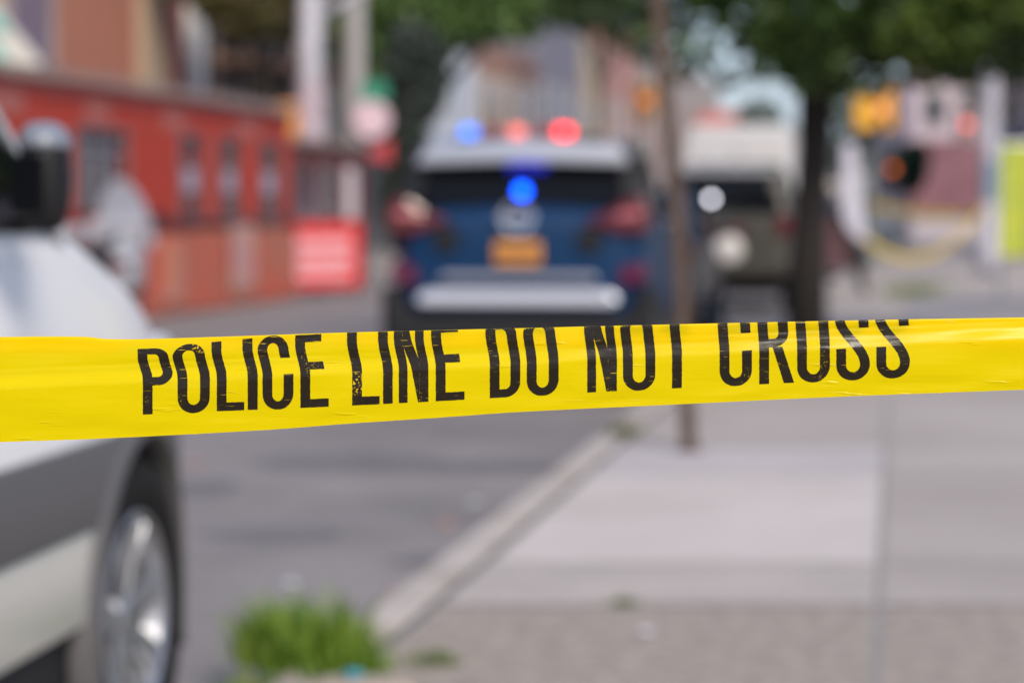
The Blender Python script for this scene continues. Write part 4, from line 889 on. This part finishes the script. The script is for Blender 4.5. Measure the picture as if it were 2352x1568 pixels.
p = at(1430,1390,7.35); blades('weed', 'small weed sprouting from the pavement joint at lower centre', p.x, 7.3, .06, 170, .035, 4, (.10,.14,.04),(.2,.2,.1))
p = at(1440,985,13); blades('weed', 'small weed at the kerb left of the leaning post base', p.x-.02, 12.85, .11, 260, .09, 5, (.13,.15,.03),(.2,.2,.08))
p = at(1915,612,42); blades('grass_tuft', 'low yellow-green grass at the foot of the dark tree trunk', p.x, 34, .55, 500, .22, 6, (.15,.22,.04),(.26,.28,.08), lean=1)
p = at(2010,622,42); blades('grass_tuft', 'low green grass beside the leaning white board', p.x, 36.5, .5, 400, .12, 7, (.10,.16,.05),(.18,.2,.1), lean=1)
# stone and blue scrap by the grass
b = MB().loft([[(x*s_,y*s_,z) for x,y in ((-.13,-.06),(0,-.09),(.14,-.05),(.12,.05),(-.02,.08),(-.12,.06))] for z,s_ in ((0,1),(.03,1.03),(.05,.8))])
o = b.build('stone', mat('beige_stone_block',(.34,.29,.25),.9,var=.2,scale=20), smooth=True, bevel=.01); o.location = (-.37,5.95,-.012); tag(o, 'flat beige stone at the bottom of the grass clump', 'stone')
o = MB().lathe([(.001,0),(.022,0),(.024,.004),(.022,.014),(.001,.016)], (0,0,0), 'z', 20).build('bottle_cap', mat('teal_plastic',(.03,.26,.36),.4)); o.location = (-.395,5.96,.041); tag(o, 'teal blue bottle cap lying on the beige stone', 'bottle cap')
rp = random.Random(8)
def scrap(name, label, px, py, h0, s_, col, cat='litter'):
    D = (1.2-h0)*FPX/(py-480); x = (px-1176)/FPX*D; n = 7
    b = MB(); top = [(s_*math.cos(6.28*k/n)*rp.uniform(.7,1.1), s_*.8*math.sin(6.28*k/n)*rp.uniform(.7,1.1)) for k in range(n)]
    b.add([(a,c_,rp.uniform(.002,.012)) for a,c_ in top]+[(0,0,.02)], [(k,(k+1)%n,n) for k in range(n)])
    b.add([(a,c_,.001) for a,c_ in top], [tuple(range(n))[::-1]])
    o = b.build(name, mat('scrap_%d'%px, col, .7)); o.location = (x,D,h0+.003); tag(o, label, cat)
scrap('paper_scrap', 'crumpled white paper scrap on the road left of the grass clump', 665, 1350, -.13, .035, (.62,.61,.70))
scrap('paper_scrap', 'white paper scrap on the rough pavement at lower right of centre', 1485, 1465, 0, .03, (.50,.47,.52))
scrap('dry_leaf', 'dry orange leaf on the road close to the wheel of the white car', 445, 1070, -.13, .05, (.36,.17,.13), 'leaf')
scrap('dry_leaf', 'dry reddish leaf in the gutter beside the kerb', 1025, 1210, -.13, .045, (.40,.22,.18), 'leaf')
scrap('dry_leaf', 'dry brown leaf in the gutter above the foreground grass', 900, 1375, -.13, .035, (.40,.20,.14), 'leaf')
scrap('paper_scrap', 'pale scrap lying against the kerb at centre', 1092, 1160, -.13, .055, (.40,.40,.38))
scrap('dry_leaf', 'dry brown leaf beside the post on the far pavement', 2075, 690, 0, .12, (.34,.17,.12), 'leaf')

# ---------------------------------------------------------------- posts, signals and signs
def leaning_post():
    a = at(1583, 1035, 12.0); t = at(1497, -140, 12.0)
    root = thing('sign_post', 'thin rusty brown steel post leaning slightly left on the pavement', 'post', (a.x,12.0,0))
    m = mat('rusty_steel', (.050,.030,.022), .75, col2=(.085,.055,.042), scale=9, bump=.3)
    t = Vector((t.x-a.x, 0, t.z)); m2 = t*.5 + Vector((.03,0,0))
    pts = [Vector((0,0,0)), t*.25+Vector((.02,0,0)), m2, t*.75+Vector((.012,0,0)), t]
    b = MB()
    for i in range(4):
        p0, p1 = pts[i], pts[i+1]
        b.bar(p0, p1+(p1-p0)*.004, .052, .02, up=(0,1,0))
    for sx in (-1,1):
        b.tube([p+Vector((sx*.028,.01,0)) for p in pts], .011, 8)
    b.build('shaft', m, root)
    MB().lathe([(.001,.012),(.06,.012),(.075,0),(.001,0)], (0,0,.0), 'z', 20).build('base_collar', m, root)
    pl = MB().box(-.16,.16,-.045,-.03,2.33,2.75); pl.v = [(x+t.x*z/t.z,y,z) for x,y,z in pl.v]
    pl.build('sign_plate', mat('sign_back',(.4,.4,.42),.5), root, bevel=.004)
leaning_post()
def signal_pole():
    Y = 44; a = at(715, 600, Y)
    root = thing('signal_pole', 'thick pale grey signal pole with angled arm at upper left', 'pole', (a.x,Y,-.1))
    m = mat('pale_grey_paint', (.42,.42,.48), .5, col2=(.36,.35,.40), scale=3)
    MB().lathe([(.34,0),(.34,.1),(.27,.5),(.25,.55),(.22,.6),(.205,3.2),(.19,7.5),(.001,7.52)], (0,0,0), 'z', 24).build('pole_shaft', m, root, smooth=True)
    MB().tube([(.1,0,4.75),(.7,0,5.1),(3.2,0,6.4)], [.11,.09,.06], 10).build('arm', m, root, smooth=True)
    MB().lathe([(.235,2.5),(.24,2.5),(.24,3.6),(.235,3.6)], (0,0,0), 'z', 24).build('bill_wrap', mat('paper_bills',(.45,.42,.50),.8,col2=(.38,.25,.28),scale=4), root)
    s = MB().box(-.62,-.20,-.2,.14,2.6,3.22).build('pedestrian_signal', mat('amber_housing',(.62,.25,.03),.5), root, bevel=.03)
    MB().box(-.57,-.25,-.215,-.195,2.66,3.16).build('signal_face', mat('orange_face',(.70,.30,.06),.5), s)
signal_pole()
def grey_pole():
    Y = 48; a = at(817, 600, Y)
    root = thing('lamp_post', 'slimmer grey lamp post just right of the pale signal pole', 'pole', (a.x,Y,-.1))
    m = mat('mid_grey_paint', (.27,.255,.26), .6)
    MB().lathe([(.25,0),(.25,.5),(.19,.6),(.18,8.0),(.001,8.02)], (0,0,0), 'z', 20).build('pole_shaft', m, root, smooth=True)
    MB().box(.14,.66,-.22,-.17,3.42,3.8).build('green_sign', mat('green_sign',(.02,.22,.14),.5), root, bevel=.01)
    MB().lathe([(.001,-.05),(.36,-.05),(.38,0),(.36,.05),(.001,.05)], (.34,-.25,3.05), 'y', 24).build('round_sign', mat('pale_pink_sign',(.62,.45,.52),.5), root)
    MB().prism_y([(.18,2.35),(.72,2.7),(.72,2.2)], -.25, -.2).build('red_pennant', mat('red_fabric',(.45,.04,.05),.6), root)
    MB().box(-.2,.2,-.27,-.2,.9,2.2).build('bill', mat('pale_bill',(.42,.40,.46),.7), root)
grey_pole()
# teal and white awning jutting in at the top left
def awning():
    Y = 30; a = at(0, 80, Y)
    root = thing('shop_flag', 'teal and white striped cloth hanging at the upper left corner', 'flag', (a.x,Y,0))
    z = lambda py: at(0,py,Y).z
    X = lambda px: (px-0)/FPX*Y
    def quad(name, pts, m, y=0):
        n = len(pts); b = MB().add([(X(p[0]),y,z(p[1])) for p in pts]+[(X(p[0]),y+.03,z(p[1])) for p in pts], [tuple(range(n)),tuple(range(n,2*n))[::-1]]+[(i,(i+1)%n,n+(i+1)%n,n+i) for i in range(n)]); return b.build(name, m, root)
    mt = mat('teal_cloth',(.18,.42,.38),.8); mw = mat('white_cloth',(.50,.49,.46),.8)
    quad('white_cloth', [(-160,-60),(-10,10),(20,50),(95,145),(60,165),(-160,160)], mw)
    quad('teal_stripe', [(-160,-20),(-5,25),(28,75),(-5,70),(-160,40)], mt, -.035)
    quad('teal_stripe', [(-160,100),(-5,100),(18,130),(8,145),(-160,140)], mt, -.035)
    b = MB().tube([(X(-160),.06,z(-70)),(X(-160),.06,-.0)], .04, 8); b.build('flag_pole', m_rim, root)
    b = MB().tube([(X(-160),.06,z(-62)),(X(92),.06,z(146))], .012, 8); b.build('rod', m_rim, root)
awning()
# right-hand poles and signals
def right_pole():
    Y = 44; a = at(2272, 600, Y)
    root = thing('lamp_post', 'pale lilac-grey lamp post at the right edge', 'pole', (a.x,Y,0))
    m = mat('lilac_grey_paint', (.36,.35,.41), .5)
    MB().lathe([(.24,0),(.24,.4),(.17,.5),(.15,3.8),(.13,7),(.001,7.02)], (0,0,0), 'z', 20).build('pole_shaft', m, root, smooth=True)
    MB().lathe([(.155,1.2),(.165,1.2),(.165,2.1),(.155,2.1)], (0,0,0), 'z', 20).build('blue_wrap', mat('blue_grey_wrap',(.17,.23,.30),.6), root)
    s = MB().box(-.62,-.28,-.2,.12,2.35,3.05).build('signal_head', mat('grey_housing',(.20,.14,.14),.5), root, bevel=.03)
    MB().box(-.3,-.1,-.03,.03,2.6,2.68).build('bracket', m, root)
    MB().lathe([(.001,-.03),(.07,-.03),(.08,.02)], (-.47,-.2,2.72), 'y', 20).build('red_signal_lamp', lamp_mat('red_orange_lamp',(1.0,.08,.05),1.2), s)
right_pole()
def traffic_light(px, py, Y, label, col, es, mh, lampdx=0, wide=.36, name='traffic_light'):
    a = at(px, py, Y); root = thing(name, label, 'traffic light', (a.x,Y,0)); z = a.z
    MB().lathe([(.10,0),(.10,.3),(.06,.35),(.05,z+.7),(.001,z+.72)], (.0,.3,0), 'z', 12).build('pole_shaft', mat('green_grey_pole',(.12,.16,.15),.5), root, smooth=True)
    h = MB().box(-wide/2,wide/2,-.15,.22,z-.45,z+.45).build('signal_head', mh, root, bevel=.03)
    for k,zz in enumerate((.3,0,-.3)):
        lit = (k == 1)
        MB().lathe([(.001,-.03),(.09,-.03),(.10,.02)], (lampdx,-.15,z+zz), 'y', 20).build('signal_lamp', lamp_mat(label[:6]+'_lit',col,es) if lit else m_black, h)
        MB().lathe([(.11,-.16),(.12,-.16),(.12,.02),(.11,.02),(.11,-.16)], (lampdx,-.15,z+zz), 'y', 16).build('visor', mh, h)
m_yel = mat('signal_yellow', (.68,.34,.02), .5)
traffic_light(2008, 250, 52, 'yellow traffic light with glowing salmon lamp right of the dark tree trunk', (1.0,.38,.22), 1.0, m_yel, .14, .85)
traffic_light(2047, 388, 58, 'small signal with dull orange lamp below the yellow traffic light', (.75,.16,.03), 1.0, m_black, 0)
traffic_light(1482, 232, 62, 'small orange-yellow signal seen just left of the leaning post', (.45,.18,.03), .4, mat('ochre_housing',(.40,.18,.03),.5), 0, .5)
# leaning white board and dark leaning strut
def board():
    a = at(1955, 600, 34)
    root = thing('leaning_board', 'tall white board leaning beside the dark tree trunk', 'board', (a.x,34,0))
    z = lambda py: at(0,py,34).z
    X = lambda px: (px-1955)/FPX*34
    b = MB().prism_y([(X(1935),z(505)),(X(1935),z(330)),(X(1965),z(330)),(X(1990),z(560)),(X(1962),z(545))], 0, .05); b.build('panel', mat('lilac_white',(.48,.47,.56),.6), root, bevel=.01)
    MB().bar((X(1930),.03,z(500)),(X(1990),.1,.0),.09,.09).build('strut', m_black, root)
    MB().box(X(1895),X(1950),.06,.3,z(620),z(500)).build('dark_box', mat('dark_wine',(.08,.03,.04),.6), root, bevel=.02)
    MB().bar((X(1940),.06,z(335)),(X(1990),.06,0),.05,.05).build('leg', m_black, root)
board()
def screen():
    a = at(2345, 600, 30)
    root = thing('mesh_screen', 'lime yellow fabric screen at the far right edge', 'screen', (a.x,30,0))
    ym = mat('lime_fabric', (.52,.52,.03), .7, col2=(.22,.32,.06), scale=4)
    b = MB(); n = 14
    for k in range(n):
        x0, x1 = -.25+k*.16, -.25+(k+1)*.16; y0, y1 = .04*math.sin(k*1.7), .04*math.sin((k+1)*1.7); xo = 0.0
        b.add([(x0,y0,.62),(x1,y1,.62),(x1,y1,1.98),(x0,y0,1.98),(x0,y0+.02,.62),(x1,y1+.02,.62),(x1,y1+.02,1.98),(x0,y0+.02,1.98)], [(0,1,2,3),(7,6,5,4),(0,4,5,1),(3,2,6,7),(0,3,7,4),(1,5,6,2)])
    b.build('fabric', ym, root)
    for x in (-.24,1.85): MB().tube([(x,.06,0),(x,.06,2.05)], .025, 8).build('post', m_rim, root)
    MB().tube([(-.24,.06,2.0),(1.85,.06,2.0)], .02, 8).build('rail', m_rim, root)
screen()
def sag(name, label, p0, p1, drop, w_):
    b = MB(); n = 24; root_l = (p0+p1)/2
    P = [p0.lerp(p1,i/n)-Vector((0,0,drop*4*(i/n)*(1-i/n))) for i in range(n+1)]
    b.loft([[(p.x-root_l.x,p.y-root_l.y,p.z-root_l.z+dz) if k<2 else (p.x-root_l.x,p.y-root_l.y+.004,p.z-root_l.z+dz) for k,dz in enumerate((-w_/2,w_/2,w_/2,-w_/2))] for p in P])
    o = b.build(name, mat('far_tape_yellow',(.50,.36,.06),.5)); o.location = root_l; tag(o, label, 'barrier tape')
sag('barrier_tape', 'yellow tape sagging low from the right lamp post', at(2265,470,43.8), at(1985,545,40), .62, .11)
sag('barrier_tape', 'straighter yellow tape behind the sagging one at right', at(2262,490,44.3), at(1998,468,46), .10, .13)
# metal crowd barrier behind the tapes
def crowd_barrier(px, Y, label):
    a = at(px, 600, Y); r = thing('crowd_barrier', label, 'barrier', (a.x,Y,0), 0, 'crowd barriers by the far shops')
    m = mat('galvanised',(.38,.36,.42),.45,metal=.3)
    MB().tube([(-1,0,.1),(-1,0,1.05),(1,0,1.05),(1,0,.1)], .02, 8).build('frame', m, r)
    b = MB(); b.tube([(-1,0,.25),(1,0,.25)], .015, 6)
    for k in range(13): b.tube([(-.9+k*.15,0,.25),(-.9+k*.15,0,1.05)], .008, 6)
    b.build('bars', m, r)
    for x in (-.8,.8): MB().box(x-.03,x+.03,-.3,.3,0,.08).build('foot', m, r)
crowd_barrier(2075, 50, 'left grey metal crowd barrier behind the sagging yellow tape')
crowd_barrier(2200, 49, 'right grey metal crowd barrier behind the sagging yellow tape')
